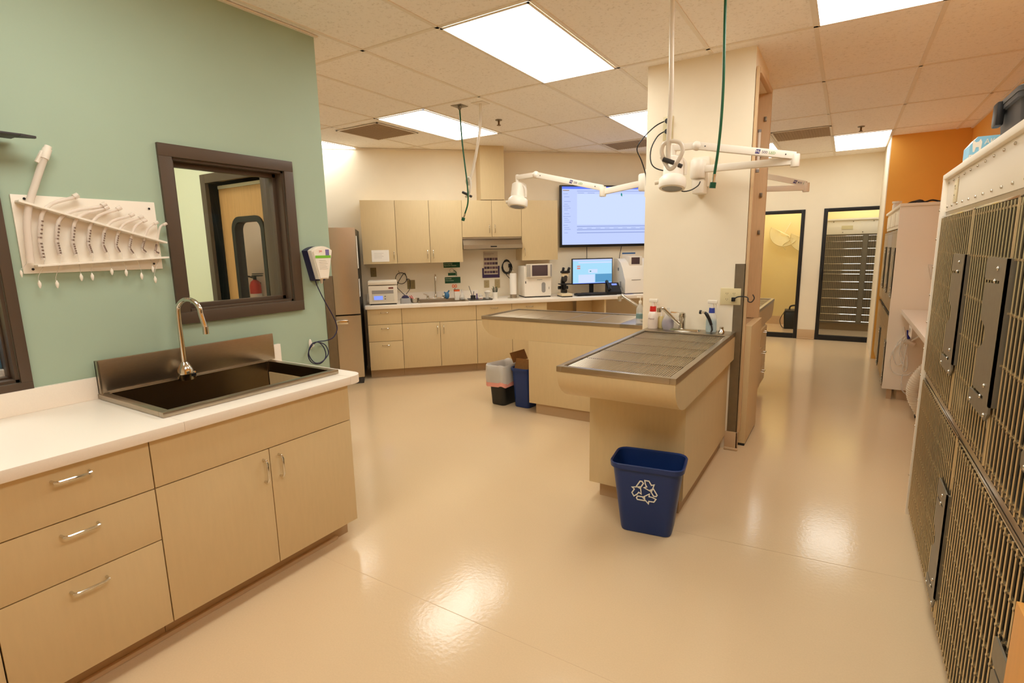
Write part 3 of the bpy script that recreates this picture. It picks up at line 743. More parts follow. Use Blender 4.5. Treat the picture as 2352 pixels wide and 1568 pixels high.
b = MB(); b.tube([(-.01, -.01, .10), (.0, -.012, .06), (.01, -.02, .045)], .003, 6); b.done('hook', M_CHROME, t)
t = bthing('mixing_bowl', 'small steel bowl with red-tipped handles left of back sink', 'bowl', .275, 6.46)
b = MB(); b.lathe([(.03, 0), (.045, .015), (.056, .055), (.053, .055), (.042, .018), (.0001, .006)]); b.done('bowl', M_STEEL, t)
b = MB(); b.tube([(-.01, 0, .03), (-.06, -.02, .085)], .005, 7); b.tube([(.0, 0, .03), (-.04, .02, .09)], .004, 7); b.done('utensil', M_RED, t)
t = bthing('blue_glove', 'crumpled blue glove draped beside the back tap', 'glove', .70, 6.80)
b = MB(); b.ball((0, 0, .045), .035, sc=(.9, .6, 1.3)); b.tube([(.01, 0, .08), (.03, 0, .11)], .01, 6); b.tube([(-.01, 0, .07), (-.035, 0, .09)], .009, 6); b.done('glove', mat('blue_nitrile', (70, 120, 160), .5), t)
t = bthing('sharps_tub', 'white tub with salmon red band at right of back sink', 'container', .805, 6.62)
b = MB(); b.loft([rrect(.056, .05, .01, 0), rrect(.07, .06, .01, .13)]); b.done('tub', M_WHITE, t)
b = MB(); b.loft([rrect(.0695, .0595, .01, .108), rrect(.0725, .0625, .01, .130)], True, True); b.done('red_band', M_ORG, t)
t = bthing('scissors', 'orange-handled scissors standing in the white tub', 'scissors', .79, 6.62, CZ+.05)
b = MB()
for q in (-1, 1): b.tube([(q*.016+.012*math.cos(a)-.01, 0, .125+.018*math.sin(a)) for a in [k*PI/4 for k in range(8)]], .005, 7, closed=True)
b.done('handle', M_ORG, t)
b = MB(); b.prism([(-.014, .0), (-.002, .0), (.0, .10), (-.012, .10)], -.002, .002, 'y'); b.done('blade', M_STEEL, t)
t = bthing('flask', 'clear glass flask between white tub and tray', 'flask', .875, 6.66)
b = MB(); b.lathe([(.03, 0), (.035, .015), (.03, .04), (.012, .075), (.01, .12), (.013, .125)]); b.done('glass', M_CLR, t)
t = bthing('stain_tray', 'dark flat tray holding stain jars', 'tray', 1.08, 6.52)
b = MB(); b.loft([rrect(.28, .20, .015, 0), rrect(.30, .22, .015, .014), rrect(.288, .208, .012, .014), rrect(.27, .19, .012, .004)], True, True); b.done('tray', M_TRAY, t)
G = 'small items on the dark tray'
def smallitem(nm, lab, cat, s, n, fn, z=CZ+.005, group=G):
    t = bthing(nm, lab, cat, s, n, z, 0, group); fn(t); return t
def jar_clear(t):
    b = MB(); b.lathe([(.022, 0), (.024, .04), (.022, .045)]); b.done('jar', M_CLR, t)
    b = MB(); b.lathe([(.018, .045), (.018, .062), (.0001, .063)]); b.done('cap', M_WHITE, t)
def cupd(t):
    b = MB(); b.lathe([(.03, 0), (.032, .05), (.029, .05), (.027, .004)]); b.done('jar', M_DARK, t)
    b = MB(); b.tube([(0, 0, .01), (-.05, 0, .17)], .0035, 6); b.done('rod', M_DARK, t)
    b = MB(); b.tube([(0, .01, .01), (.012, 0, .10)], .004, 6); b.done('pen', M_NAVY, t)
def lblbox(t):
    b = MB(); b.box(-.025, .025, -.015, .015, 0, .035, .002); b.done('box', M_WHITE, t)
    b = MB(); b.box(-.02, .02, -.0162, -.015, .015, .022); b.done('print', mat('print_red', (150, 70, 60), .6), t)
def vial(t):
    b = MB(); b.lathe([(.009, 0), (.009, .07), (.01, .075)]); b.done('vial', mat('violet_vial', (96, 76, 130), .3), t)
smallitem('stain_jar', 'dark jar with long rod leaning out, on tray', 'jar', 1.0, 6.55, cupd)
smallitem('specimen_jar', 'clear jar with white cap on tray', 'jar', 1.10, 6.57, jar_clear)
smallitem('label_box', 'tiny white box with red print at tray front', 'box', 1.08, 6.46, lblbox)
smallitem('violet_vial', 'upright violet vial at tray middle', 'vial', 1.04, 6.50, vial)
smallitem('cotton_jar', 'clear jar stuffed with white cotton at right of tray', 'jar', 1.18, 6.55, lambda t: (MB().lathe([(.02, 0), (.024, .05), (.04, .085), (.038, .085), (.02, .05)]).done('jar', M_CLR, t), MB().ball((.01, 0, .09), .025, sc=(1.4, 1, .6)).done('cotton', M_WHITE, t)))
t = bthing('pen_cup', 'white cup full of pens right of the tray', 'cup', 1.295, 6.62)
b = MB(); b.lathe([(.03, 0), (.032, .08), (.029, .08), (.027, .005)]); b.done('cup', M_WHITE, t)
for k in range(6):
    a = k*1.05; b = MB(); b.tube([(.01*math.cos(a), .01*math.sin(a), .01), (.035*math.cos(a), .03*math.sin(a), .13+.012*(k % 3))], .0045, 6)
    o = b.done('pen', [M_BLACK, M_DARK, mat('olive_pen', (90, 100, 60), .5)][k % 3], None); o.location = BK(1.295, 6.62, CZ); o.rotation_euler = (0, 0, RZB)
    tag(o, 'dark pen standing in the white cup', 'pen', 'pens standing in the white cup')
t = bthing('paper_towel_holder', 'white paper towel roll on chrome holder', 'paper towel roll', 1.52, 6.56)
b = MB(); b.lathe([(.075, 0), (.075, .008), (.06, .012)], seg=28); b.lathe([(.006, 0), (.006, .34), (.012, .345), (.012, .36), (.0001, .365)], seg=12); b.done('stand', M_CHROME, t)
b = MB(); b.lathe([(.04, .03), (.042, .032), (.042, .31), (.04, .312)], seg=28); b.done('roll', M_PAPER, t)
b = MB(); b.lathe([(.043, .012), (.043, .05)], seg=28); b.done('base_cup', M_STEEL, t)
t = bthing('cord_bundle', 'coil of black cords hung on wall behind towel roll', 'cord', 1.53, 6.965, 1.26)
b = MB()
for j in range(3):
    b.tube([((.055+.008*j)*math.cos(a), -.004-.006*j, .085*math.sin(a)-.01*j) for a in [k*PI/6 for k in range(12)]], .005, 6, closed=True)
b.tube([(.05, -.01, .03), (.035, -.02, -.04), (.03, -.02, -.12)], .005, 6, smooth=3); b.tube([(-.05, -.01, -.04), (.0, -.02, -.13), (.06, -.05, -.19)], .004, 6, smooth=3); b.done('cord', M_BLACK, t)
b = MB(); b.box(.02, .04, -.03, -.01, -.02, .03, .004); b.done('plug', M_BLACK, t)
# blood analyzer
t = bthing('blood_analyzer', 'white tower analyzer with dark square screen', 'lab device', 1.835, 6.60)
b = MB(); b.box(-.18, .18, -.08, .26, .012, .40, .016); b.done('housing', M_WHITE, t)
b = MB(); b.box(-.17, .17, -.07, .25, 0, .012); b.done('foot', M_BLACK, t)
b = MB(); b.box(-.155, .185, -.12, -.06, .255, .425, .012); hh = b.done('screen_head', M_OFFW, t)
b = MB(); b.box(-.085, .12, -.1225, -.1195, .275, .41, .002); b.done('display', M_SCRD, hh)
for k in range(3): b = MB(); b.box(-.148+.016*k, -.140+.016*k, -.1225, -.1195, .265, .415); b.done('vent_rib', M_GREY, hh)
b = MB(); b.box(.155, .175, -.1225, -.1195, .265, .415); b.done('vent_rib', M_GREY, hh)
b = MB(); b.prism(rr2(.05, .10, .06, .19, .024, 5), -.084, -.078, 'y'); b.done('sample_recess', M_GREY, t)
b = MB(); b.box(-.165, -.155, -.082, -.078, .18, .21); b.box(.145, .15, -.082, -.078, .10, .13); b.done('ports', M_BLACK, t)
b = MB(); b.box(-.01, .06, -.082, -.0795, .222, .228); b.done('maker_mark', M_GREY, t)
# microscope
t = bthing('microscope', 'black binocular microscope with cream base before the monitor', 'microscope', 2.185, 6.48)
b = MB(); b.box(-.07, .07, -.10, .12, .012, .045, .008); b.done('base', mat('cream_enamel', (230, 212, 176), .35), t)
b = MB(); b.box(-.068, .068, -.098, .118, 0, .013); b.done('foot', M_BLACK, t)
b = MB(); b.prism([(.05, .045), (.11, .045), (.11, .20), (.06, .27), (.02, .27), (.06, .19), (.05, .12)], -.022, .022, 'x'); b.done('arm', M_BLACK, t)
b = MB(); b.box(-.075, .075, -.06, .06, .155, .168, .002); b.done('stage', M_BLACK, t)
b = MB(); b.cyl((0, 0, .05), .028, .04); b.cyl((0, 0, .10), .02, .05); b.done('condenser', M_BLACK, t)
b = MB(); b.lathe([(.012, .185), (.028, .205), (.03, .235), (.035, .27)]); b.done('nosepiece', M_DARK, t)
b = MB(); b.box(-.04, .04, -.03, .06, .255, .30, .012); b.done('head', MATS['cream_enamel'], t)
b = MB(); b.box(-.055, .055, -.045, .03, .30, .33, .01); b.done('binocular_body', M_BLACK, t)
for q in (-1, 1):
    b = MB(); b.tube([(q*.035, -.02, .32), (q*.038, -.055, .365)], .017, 12); b.done('eyepiece', M_BLACK, t)
    b = MB(); b.cyl((q*.03 if q > 0 else -.065, .08, .11), .022, .035, 14, axis='x'); b.done('focus_knob', M_BLACK, t)
# monitor + keyboard
t = bthing('computer_monitor', 'lit computer monitor on back counter under large screen', 'monitor', 2.655, 6.74)
b = MB(); b.box(-.29, .29, -.02, .012, .13, .475, .006); b.done('bezel', M_BLACK, t)
b = MB(); b.box(-.278, .278, -.0215, -.0195, .142, .462); sc = b.done('display', M_SCRC, t)
def sr(par, m, x0, x1, z0, z1, dy, nm='screen_region'): b = MB(); b.box(x0, x1, dy-.0006, dy, z0, z1); return b.done(nm, m, par, smooth=0)
sr(sc, M_SCREEN, -.278, .278, .44, .462, -.0216); sr(sc, M_SCRW, -.2, .275, .41, .428, -.0216); sr(sc, M_SCRW, -.2, .03, .15, .26, -.0216)
sr(sc, M_SCRD2, .04, .275, .155, .265, -.0216); sr(sc, M_SCRR, -.22, -.175, .365, .38, -.0216); sr(sc, M_SCRR, -.22, -.175, .335, .355, -.0216); sr(sc, M_SCRW, -.06, .07, .28, .33, -.0216); sr(sc, M_SCRG, -.04, -.02, .296, .31, -.022); sr(sc, M_SCRB, -.278, .278, .142, .148, -.0216)
b = MB(); b.box(-.03, .03, .012, .03, .0, .25, .004); b.box(-.12, .12, -.06, .09, 0, .012, .004); b.done('stand', M_BLACK, t)
t = bthing('keyboard', 'black keyboard in front of the monitor', 'keyboard', 2.56, 6.50)
b = MB(); b.prism([(-.07, 0), (.07, 0), (.07, .028), (-.07, .014)], -.22, .22, 'x'); b.done('case', M_BLACK, t)
b = MB()
for r in range(4):
    for c in range(14): b.box(-.205+.029*c, -.181+.029*c, -.055+.028*r, -.031+.028*r, .018+.0028*r, .024+.0028*r)
b.done('keys', M_DARK, t, smooth=0)
t = bthing('desk_phone', 'black desk phone with lit blue display', 'phone', 2.86, 6.52, rz=-.15)
b = MB(); b.prism([(-.09, 0), (.1, 0), (.1, .14), (.07, .15), (-.09, .04)], -.075, .095, 'x'); b.done('body', M_BLACK, t)
b = MB(); b.tube([(-.06, -.09, .07), (-.06, -.05, .105), (-.06, .03, .155), (-.06, .08, .165)], [.022, .014, .014, .022], 10, smooth=3); b.done('handset', M_BLACK, t)
M_ = Matrix.Translation((.03, .02, .105)) @ Matrix.Rotation(math.radians(35), 4, 'X')
b = MB(); b.box(-.035, .035, .01, .045, .006, .010, M=M_); b.done('display', M_LCD, t)
b = MB()
for r in range(4):
    for c in range(3): b.box(-.028+.022*c, -.012+.022*c, -.085+.02*r, -.073+.02*r, .004, .009, M=M_)
b.done('keys', M_DARK, t, smooth=0)
t = bthing('printed_papers', 'loose blue and white papers on counter beside phone', 'paper', 3.0, 6.38)
b = MB(); b.box(-.12, .12, -.05, .08, 0, .004); b.done('sheets', M_PAPER, t, smooth=0)
b = MB(); b.box(-.02, .1, .0, .06, .004, .006); b.done('blue_card', M_BCAP, t, smooth=0)
# chemistry analyzer
t = bthing('chemistry_analyzer', 'large sloped white analyzer with small dark screen beside pier', 'lab device', 3.19, 6.62)
prof = [(-.14, .01), (.24, .01), (.24, .46), (.12, .46), (.02, .41), (-.05, .33), (-.11, .22), (-.14, .18)]
b = MB(); b.prism(prof, -.17, .30, 'x'); b.done('housing', M_WHITE, t)
b = MB(); b.box(-.165, .29, -.13, .23, 0, .012); b.done('foot', M_BLACK, t)
b = MB(); b.box(-.06, .13, -.02, .12, .36, .49, .012); h = b.done('screen_head', M_WHITE, t)
b = MB(); b.box(-.03, .09, -.0225, -.019, .385, .475, .002); b.done('display', M_SCRD, h)
b = MB(); b.box(-.1725, -.169, -.02, .03, .08, .16); b.box(-.1725, -.169, .06, .10, .30, .34); b.done('side_ports', M_GREY, t)
b = MB(); b.box(-.08, .05, -.1425, -.1395, .18, .187); b.done('maker_mark', M_GREY, t)
b = MB(); b.box(.17, .30, -.145, .0, .20, .38, .01); b.done('dark_cover', M_DARK, t)
# large screen
t = thing('wall_screen', 'large lit wall screen showing a pale blue program window', 'television', BK(3.0, NB-.06, 1.49), RZB)
b = MB(); b.box(-.735, .735, -.02, .03, 0, .815, .006); b.done('bezel', M_BLACK, t)
b = MB(); b.box(-.71, .71, -.0225, -.0195, .035, .795); sc = b.done('display', M_SCREEN, t)
y = -.0226
sr(sc, M_SCRB, -.71, .71, .765, .795, y); sr(sc, M_SCRW, -.5, .69, .30, .70, y)
sr(sc, mat('screen_tab', (190, 170, 140), .5), -.70, -.61, .74, .75, y)
for z in (.27, .225, .185): sr(sc, M_SCRT, -.5, .70, z, z+.012, y)
for i, z in enumerate((.70, .66, .60, .565, .54, .515, .49, .44, .405, .38, .355, .33, .29, .26, .235, .19)):
    sr(sc, M_SCRT, -.695+(.015 if i % 4 else 0), -.63+.02*((i*7) % 3), z, z+.006, y)
for k in range(9): sr(sc, M_SCRT, -.49+.13*k, -.42+.13*k, .247, .253, y); 
sr(sc, M_SCRT, -.5, .70, .735, .742, y); sr(sc, M_SCRT, -.49, -.40, .71, .716, y); sr(sc, M_SCRT, -.35, -.25, .71, .716, y)
b = MB(); b.prism([(.15, .70)]+[(.15-.02*math.sin(a), .72-.025+.025*math.cos(a)) for a in [k*PI/8 for k in range(1, 8)]]+[(.15, .67)], y-.001, y, 'y'); b.done('screen_marker', M_SCRG, sc, smooth=0)
b = MB(); b.box(-.12, .12, .03, .058, .3, .5); b.done('wall_mount', M_DARK, t)
t = thing('screen_cable', 'thin black cable dropping from screen behind monitor', 'cable', BK(2.66, 6.975, 1.0), RZB, 'cables under the large wall screen')
b = MB(); b.tube([(0, -.02, .5), (0.005, -.015, .35), (-.005, -.015, .15), (0, -.02, 0)], .004, 6, smooth=4); b.done('cable', M_BLACK, t)
t = thing('screen_cable', 'thin black cable dropping from screen toward sloped analyzer', 'cable', BK(3.13, 6.975, 1.0), RZB, 'cables under the large wall screen')
b = MB(); b.tube([(.05, -.02, .5), (.03, -.015, .4), (0, -.015, .2), (-.01, -.02, 0)], .004, 6, smooth=4); b.done('cable', M_BLACK, t)
# wall signs and poster
GS = 'green labels on wall behind sharps tub'
def wsign(nm, lab, s0, s1, z0, z1, txt, size):
    t = thing(nm, lab, 'sign', BK(s0, NB, z0), RZB, GS); b = MB(); b.box(0, s1-s0, -.004, -.0005, 0, z1-z0); b.done('plate', M_TEAL, t, smooth=0)
    for i, q in enumerate(txt): text(q, size, mat('sign_text', (200, 205, 180), .6), t, (.01, -.0044, (z1-z0)-.026-.026*i), FRONT)
wsign('green_sign', 'upper green sign reading Emergency under wall cabinets', .69, .905, 1.258, 1.33, ['Emergency', 'Eyewash Station'], .024)
wsign('green_sign', 'small green label between two green signs', .745, .845, 1.155, 1.19, [], .02)
wsign('green_sign', 'lower green sign behind the orange scissors', .70, .905, 1.055, 1.135, ['Eyewash', 'Instructions'], .022)
t = thing('hanging_loop', 'small pale loop hanging between the green signs', 'tag', BK(.80, NB, 1.22), RZB)
b = MB(); b.tube([(-.005+.028*math.cos(a), -.006, .0+.026*math.sin(a)) for a in [k*PI/6 for k in range(12)]], .002, 6, closed=True); b.done('ring', M_GREY, t)
b = MB(); b.tube([(.02, -.008, .0), (.05, -.008, -.02), (.055, -.008, -.07)], .005, 6, smooth=3); b.done('handle', M_TEAL, t)
t = thing('wall_poster', 'poster with rows of dark cell photos in purple folder', 'poster', BK(1.2, NB, 1.11), RZB)
b = MB(); b.box(0, .235, -.004, -.0005, 0, .13); b.box(.215, .235, -.004, -.0005, .13, .155); b.done('purple_folder', M_PURP, t, smooth=0)
b = MB(); b.box(.022, .212, -.007, -.0045, .045, .345); sh = b.done('sheet', mat('poster_sheet', (205, 190, 168), .7), t, smooth=0)
cols = [(96, 70, 80), (110, 84, 96), (84, 60, 80), (60, 44, 60), (120, 92, 100)]
for r in range(4):
    for c in range(5):
        b = MB(); b.box(.028+.037*c, .061+.037*c, -.0078, -.0071, .06+.057*r, .092+.057*r); b.done('cell_photo', mat('cell%d' % ((r*2+c) % 5), cols[(r*2+c) % 5], .6, noise=.3, nscale=90), sh, smooth=0)
b = MB(); b.box(.03, .16, -.0078, -.0071, .315, .319); b.box(.03, .12, -.0078, -.0071, .30, .303); b.done('heading_lines', mat('poster_ink', (120, 90, 90), .6), sh, smooth=0)
def outlet(name, label, loc, rz, w, h, n, m=M_IVORY, gfci=False):
    t = thing(name, label, 'outlet', loc, rz); b = MB(); b.box(-w/2, w/2, -.006, -.0005, -h/2, h/2, .002); b.done('plate', m, t)
    for i in range(n):
        cx = (i-(n-1)/2)*.046
        for dz in (-.02, .02):
            b = MB(); b.prism(rr2(cx-.014, cx+.014, dz-.014, dz+.014, .006, 4), -.0075, -.006, 'y'); r = b.done('receptacle', m, t)
            b = MB(); b.box(cx-.007, cx-.005, -.0082, -.0074, dz-.002, dz+.006); b.box(cx+.004, cx+.006, -.0082, -.0074, dz-.002, dz+.006); b.box(cx-.0015, cx+.0015, -.0082, -.0074, dz-.009, dz-.006); b.done('slots', M_BLACK, r, smooth=0)
    return t
M_OUT2 = mat('khaki_plate', (140, 122, 78), .5)
outlet('wall_outlet', 'khaki outlet plate left of the back sink tap', BK(.262, NB, 1.055), RZB, .10, .115, 2, M_OUT2)
outlet('wall_outlet', 'khaki outlet plate above the centrifuge', BK(-.20, NB, 1.225), RZB, .07, .115, 1, M_OUT2)
outlet('wall_outlet', 'khaki outlet plate behind the pen cup', BK(1.40, NB, 1.03), RZB, .07, .115, 1, mat('tan_plate', (176, 156, 112), .5))
outlet('wall_outlet', 'khaki switch plate above cotton jar on back wall', BK(1.255, NB, 1.03), RZB, .07, .1, 1, MATS['tan_plate'])
t = thing('wall_notice', 'white notice with blue header beside the pier', 'paper', BK(3.20, NB, 1.26), RZB)
b = MB(); b.box(0, .2, -.003, -.0005, 0, .145); b.done('sheet', M_PAPER, t, smooth=0)
b = MB(); b.box(0, .2, -.0036, -.0028, .122, .142); b.done('blue_header', mat('header_blue', (50, 100, 160), .6), t, smooth=0)
# ================================================================== WET EXAM TABLES (local x runs from wall to rounded end)
TZ = .87
def exam_table(label, loc, rz, L, Wd, ped, gap=0, drawers=False):
    t = thing('exam_table', label, 'exam table', loc, rz, 'stainless wet tables with laminate bases')
    h = Wd/2
    # steel rim with rolled edge; faucet deck at wall end
    b = MB(); r = .03
    b.box(0, .20, -h, h, TZ-.03, TZ, .002)
    b.box(.20, L, -h, -h+r, TZ-.03, TZ, .002); b.box(.20, L, h-r, h, TZ-.03, TZ, .002); b.box(L-r, L, -h+r, h-r, TZ-.03, TZ, .002)
    rim = b.done('rim', M_STEEL, t)
    b = MB()
    sd = [(.20, TZ-.004), (L-r, TZ-.004), (L-r, TZ-.062), (.20, TZ-.15)]
    b.prism(sd, -h+r, -h+r+.004, 'y'); b.prism(sd, h-r-.004, h-r, 'y'); b.box(.20, .204, -h+r, h-r, TZ-.15, TZ-.004); b.box(L-r-.004, L-r, -h+r, h-r, TZ-.062, TZ-.004)
    b.prism([(.20, TZ-.15), (L-r, TZ-.062), (L-r, TZ-.065), (.20, TZ-.153)], -h+r, h-r, 'y')
    b.done('basin', M_STEELD, t, smooth=0)
    # removable grate: rods along the table, with five cross bars
    b = MB(); n = int((Wd-2*r-.012)/.0112); x0, x1 = .215, L-r-.008; ww = Wd/2-r-.010
    for i in range(n):
        y = -ww+2*ww*i/(n-1); b.tube([(x0, y, TZ-.0115), (x1, y, TZ-.0115)], .0035, 8)
    b.done('grate', mat('grate_steel', (196, 184, 164), .28, metal=1), t)
    b = MB()
    for i in range(6):
        x = x0+.01+(x1-x0-.02)*i/5; b.box(x-.005, x+.005, -ww, ww, TZ-.026, TZ-.0155); b.box(x-.003, x+.003, -ww, ww, TZ-.0155, TZ-.0073)
    b.done('grate_crossbars', M_STEEL, t, smooth=0)
    b = MB()
    for x in (.45, .75, 1.05, 1.30):
        if x < L-.1:
            b.box(x-.012, x+.012, -h+r, -h+r+.008, TZ-.02, TZ-.006); b.box(x-.012, x+.012, h-r-.008, h-r, TZ-.02, TZ-.006)
    b.done('rubber_bumpers', M_BLACK, t, smooth=0)
    # laminate skirt with rounded underside at the free end
    zb = .672; top = TZ-.031; pr = [(.0, top), (L-.004, top)]
    for k in range(11):
        a = PI/2*k/10; pr.append((L-.004-.21*(1-math.cos(a)), top-.012-(top-.012-zb)*math.sin(a)))
    pr += [(.0, zb)]
    b = MB(); b.prism(pr, -h+.003, h-.003, 'y'); b.done('skirt', M_LAM, t, smooth=30)
    p0, p1, py = ped
    b = MB(); b.box(p0, p1, -py, py, .10, zb-.001, .001); b.done('pedestal', M_LAM, t)
    b = MB(); b.box(p0, p1-.055, -py+.045, py-.03, 0, .099); b.done('toe_kick', M_LAMD, t)
    return t
T1 = exam_table('front exam table with ribbed steel grate and blue bin before it', (-.932, PY-.0005, 0), -PI/2, 1.555, .62, (.0, 1.205, .272))
b = MB(); b.box(.02, 1.206, .2725, .276, .11, .66); b.done('access_panel', M_LAM, T1)
T2 = exam_table('rear exam table with glare on its steel top, left of pier', (PXL-.0005, 4.325, 0), PI, 1.555, .655, (.0, 1.05, .325))
T3 = exam_table('exam table mostly hidden behind the pier', (-.955, 5.1005, 0), PI/2, 1.555, .60, (.0, .85, .30))
for i, (z0, z1) in enumerate(((.46, .665), (.27, .455), (.105, .265))):
    b = MB(); b.box(.40, .83, -.318, -.3005, z0, z1, .001); d = b.done('drawer', M_LAM, T3)
    b = MB(); b.tube([(.55, -.318, z1-.04), (.55, -.345, z1-.04), (.65, -.345, z1-.04), (.65, -.318, z1-.04)], .005, 8); b.done('handle', M_CHROME, d)
b = MB(); b.box(.02, .395, -.33, -.3005, .12, .50, .001); b.done('side_door', M_LAM, T3)

def lever_faucet(parent, o, side=1):
    """single lever faucet on long deck plate, local frame of the table: deck runs along y"""
    x, y, z = o
    b = MB(); b.loft([rrect(.055, .26, .02, z, cx=x, cy=y), rrect(.05, .255, .02, z+.012, cx=x, cy=y)]); f = b.done('faucet', M_CHROME, parent)
    b = MB(); b.lathe([(.026, z+.012), (.023, z+.02), (.023, z+.085), (.026, z+.10), (.022, z+.125), (.010, z+.132)], (x, y, 0)); b.tube([(x, y, z+.12), (x+.02, y+.03*side, z+.128), (x+.04, y+.075*side, z+.132)], .006, 8); b.done('lever_body', M_CHROME, f)
    b = MB(); b.tube([(x, y, z+.03), (x+.03, y+.05*side, z+.08), (x+.065, y+.11*side, z+.15), (x+.075, y+.125*side, z+.162), (x+.085, y+.145*side, z+.158)], .0125, 12, smooth=3); b.lathe([(.015, z+.135), (.015, z+.165)], (x+.085, y+.145*side, 0), 14); b.done('spout', M_CHROME, f)
    return f
lever_faucet(T1, (.075, -.045, TZ), -1)
# table 2 faucet
b = MB(); b.loft([rrect(.055, .22, .02, TZ, cx=.08, cy=.02), rrect(.05, .215, .02, TZ+.012, cx=.08, cy=.02)]); f = b.done('faucet', M_CHROME, T2)
b = MB(); b.lathe([(.024, TZ+.012), (.022, TZ+.08)], (.08, .02, 0)); b.tube([(.08, .02, TZ+.06), (.12, .02, TZ+.09), (.28, .02, TZ+.19), (.30, .02, TZ+.195), (.32, .02, TZ+.18)], .0125, 12, smooth=3); b.lathe([(.015, TZ+.15), (.015, TZ+.19)], (.32, .02, 0), 12); b.done('spout', M_CHROME, f)
# bracket valve with black knob at right of table 1 deck
b = MB(); b.lathe([(.016, TZ), (.022, TZ+.012), (.01, TZ+.03)], (.11, .235, 0)); b.lathe([(.013, TZ+.03), (.013, TZ+.045)], (.11, .235, 0), 12); f = b.done('drain_valve', M_CHROME, T1)
# ---- bottles on the front table deck
def bottle(label, x, y, kind, rz=0, z=TZ+.0005):
    t = thing('spray_bottle' if kind in 'rb' else 'pump_bottle' if kind == 'p' else 'plastic_bottle', label, 'bottle', (x, y, z), rz)
    return t
def trigger(t, z, m=M_WHITE, sx=1):
    b = MB(); b.lathe([(.011, z), (.011, z+.03)], (0, 0, 0), 12); b.box(-.03*1, .035, -.011, .011, z+.03, z+.055, .005); b.tube([(.02, 0, z+.035), (.035, 0, z+.015), (.033, 0, z-.01)], .005, 7, smooth=3); b.done('trigger_head', m, t)
t = bottle('white spray bottle with red collar at left of front table deck', -1.195, 3.885, 'r')
b = MB(); b.lathe([(.034, 0), (.036, .01), (.036, .10), (.026, .125), (.018, .132)], seg=20); b.done('body', mat('milky_bottle', (238, 224, 212), .3, alpha=.95), t)
b = MB(); b.lathe([(.024, .125), (.022, .165)], seg=18); b.done('collar', M_RED, t)
trigger(t, .165)
text('Phenol', .016, mat('pen_brown', (150, 110, 100), .7), t, (-.022, -.0368, .07), FRONT, 'handwriting')
t = thing('soap_bottle', 'short yellowish pump bottle behind the purple bottle', 'bottle', (-1.143, 3.92, TZ+.0005))
b = MB(); b.lathe([(.022, 0), (.022, .075), (.014, .09)], seg=18); b.done('body', mat('yellow_soap', (216, 198, 140), .3, alpha=.85), t)
b = MB(); b.lathe([(.01, .09), (.006, .105), (.006, .125)], seg=12); b.done('pump', M_WHITE, t)
t = thing('scrub_bottle', 'squat clear bottle of purple liquid left of front faucet', 'bottle', (-1.08, 3.88, TZ+.0005))
b = MB(); b.lathe([(.036, 0), (.044, .02), (.045, .05), (.036, .08), (.018, .12), (.012, .145), (.012, .16)], seg=22); b.done('body', M_CLR, t)
b = MB(); b.lathe([(.033, .002), (.041, .02), (.042, .05), (.0365, .072), (.0001, .072)], seg=22); b.done('liquid', M_PURL, t)
t = bottle('spray bottle of light blue liquid with blue collar beside front faucet', -.775, 3.885, 'b')
b = MB(); b.lathe([(.036, 0), (.038, .01), (.037, .10), (.026, .125), (.016, .14)], seg=20); b.done('body', M_CLR, t)
b = MB(); b.lathe([(.034, .002), (.0355, .01), (.035, .085), (.0001, .086)], seg=20); b.done('liquid', M_BLUL, t)
b = MB(); b.lathe([(.021, .135), (.019, .17)], seg=18); b.done('collar', M_BCAP, t)
trigger(t, .17)
t = thing('shower_nozzle', 'black handheld spray nozzle leaning on blue liquid bottle', 'nozzle', (-.80, 3.835, TZ+.0005))
b = MB(); b.tube([(-.012, 0, .14), (.0, 0, .13), (.022, 0, .09), (.035, 0, .055)], [.010, .012, .011, .010], 10, smooth=4); b.done('grip', M_BLACK, t)
b = MB(); b.tube([(-.012, 0, .14), (-.034, 0, .142)], .009, 10); b.done('neck', M_CHROME, t)
b = MB(); b.tube([(-.034, 0, .142), (-.048, 0, .143)], .014, 12); b.done('head', M_BLACK, t)
b = MB(); b.tube([(.035, 0, .055), (.04, .01, .02), (.03, .02, .004)], .006, 8, smooth=3); b.done('hose_end', M_DARK, t)
# bottles at wall end of rear table
def pumpb(label, x, y, m, hh=.15):
    t = thing('pump_bottle', label, 'bottle', (x, y, TZ+.0005), 0, 'pump bottles on rear table')
    b = MB(); b.lathe([(.03, 0), (.032, .01), (.031, hh*.75), (.014, hh*.93), (.012, hh)], seg=18); b.done('body', m, t)
    b = MB(); b.lathe([(.012, hh), (.012, hh+.02), (.004, hh+.022), (.004, hh+.045)], seg=12); b.box(-.028, .008, -.006, .006, hh+.045, hh+.055, .002); b.done('pump', M_WHITE, t)
    b = MB(); b.lathe([(.0322, .04), (.0322, .08)], seg=18); b.done('label_band', mat('teal_label', (120, 150, 150), .4), t)
pumpb('clear pump bottle at pier end of the rear table', -1.365, 4.10, M_CLR, .16); pumpb('second pump bottle half hidden by the pier edge', -1.315+0.0-.02, 4.22, M_CLR, .15)

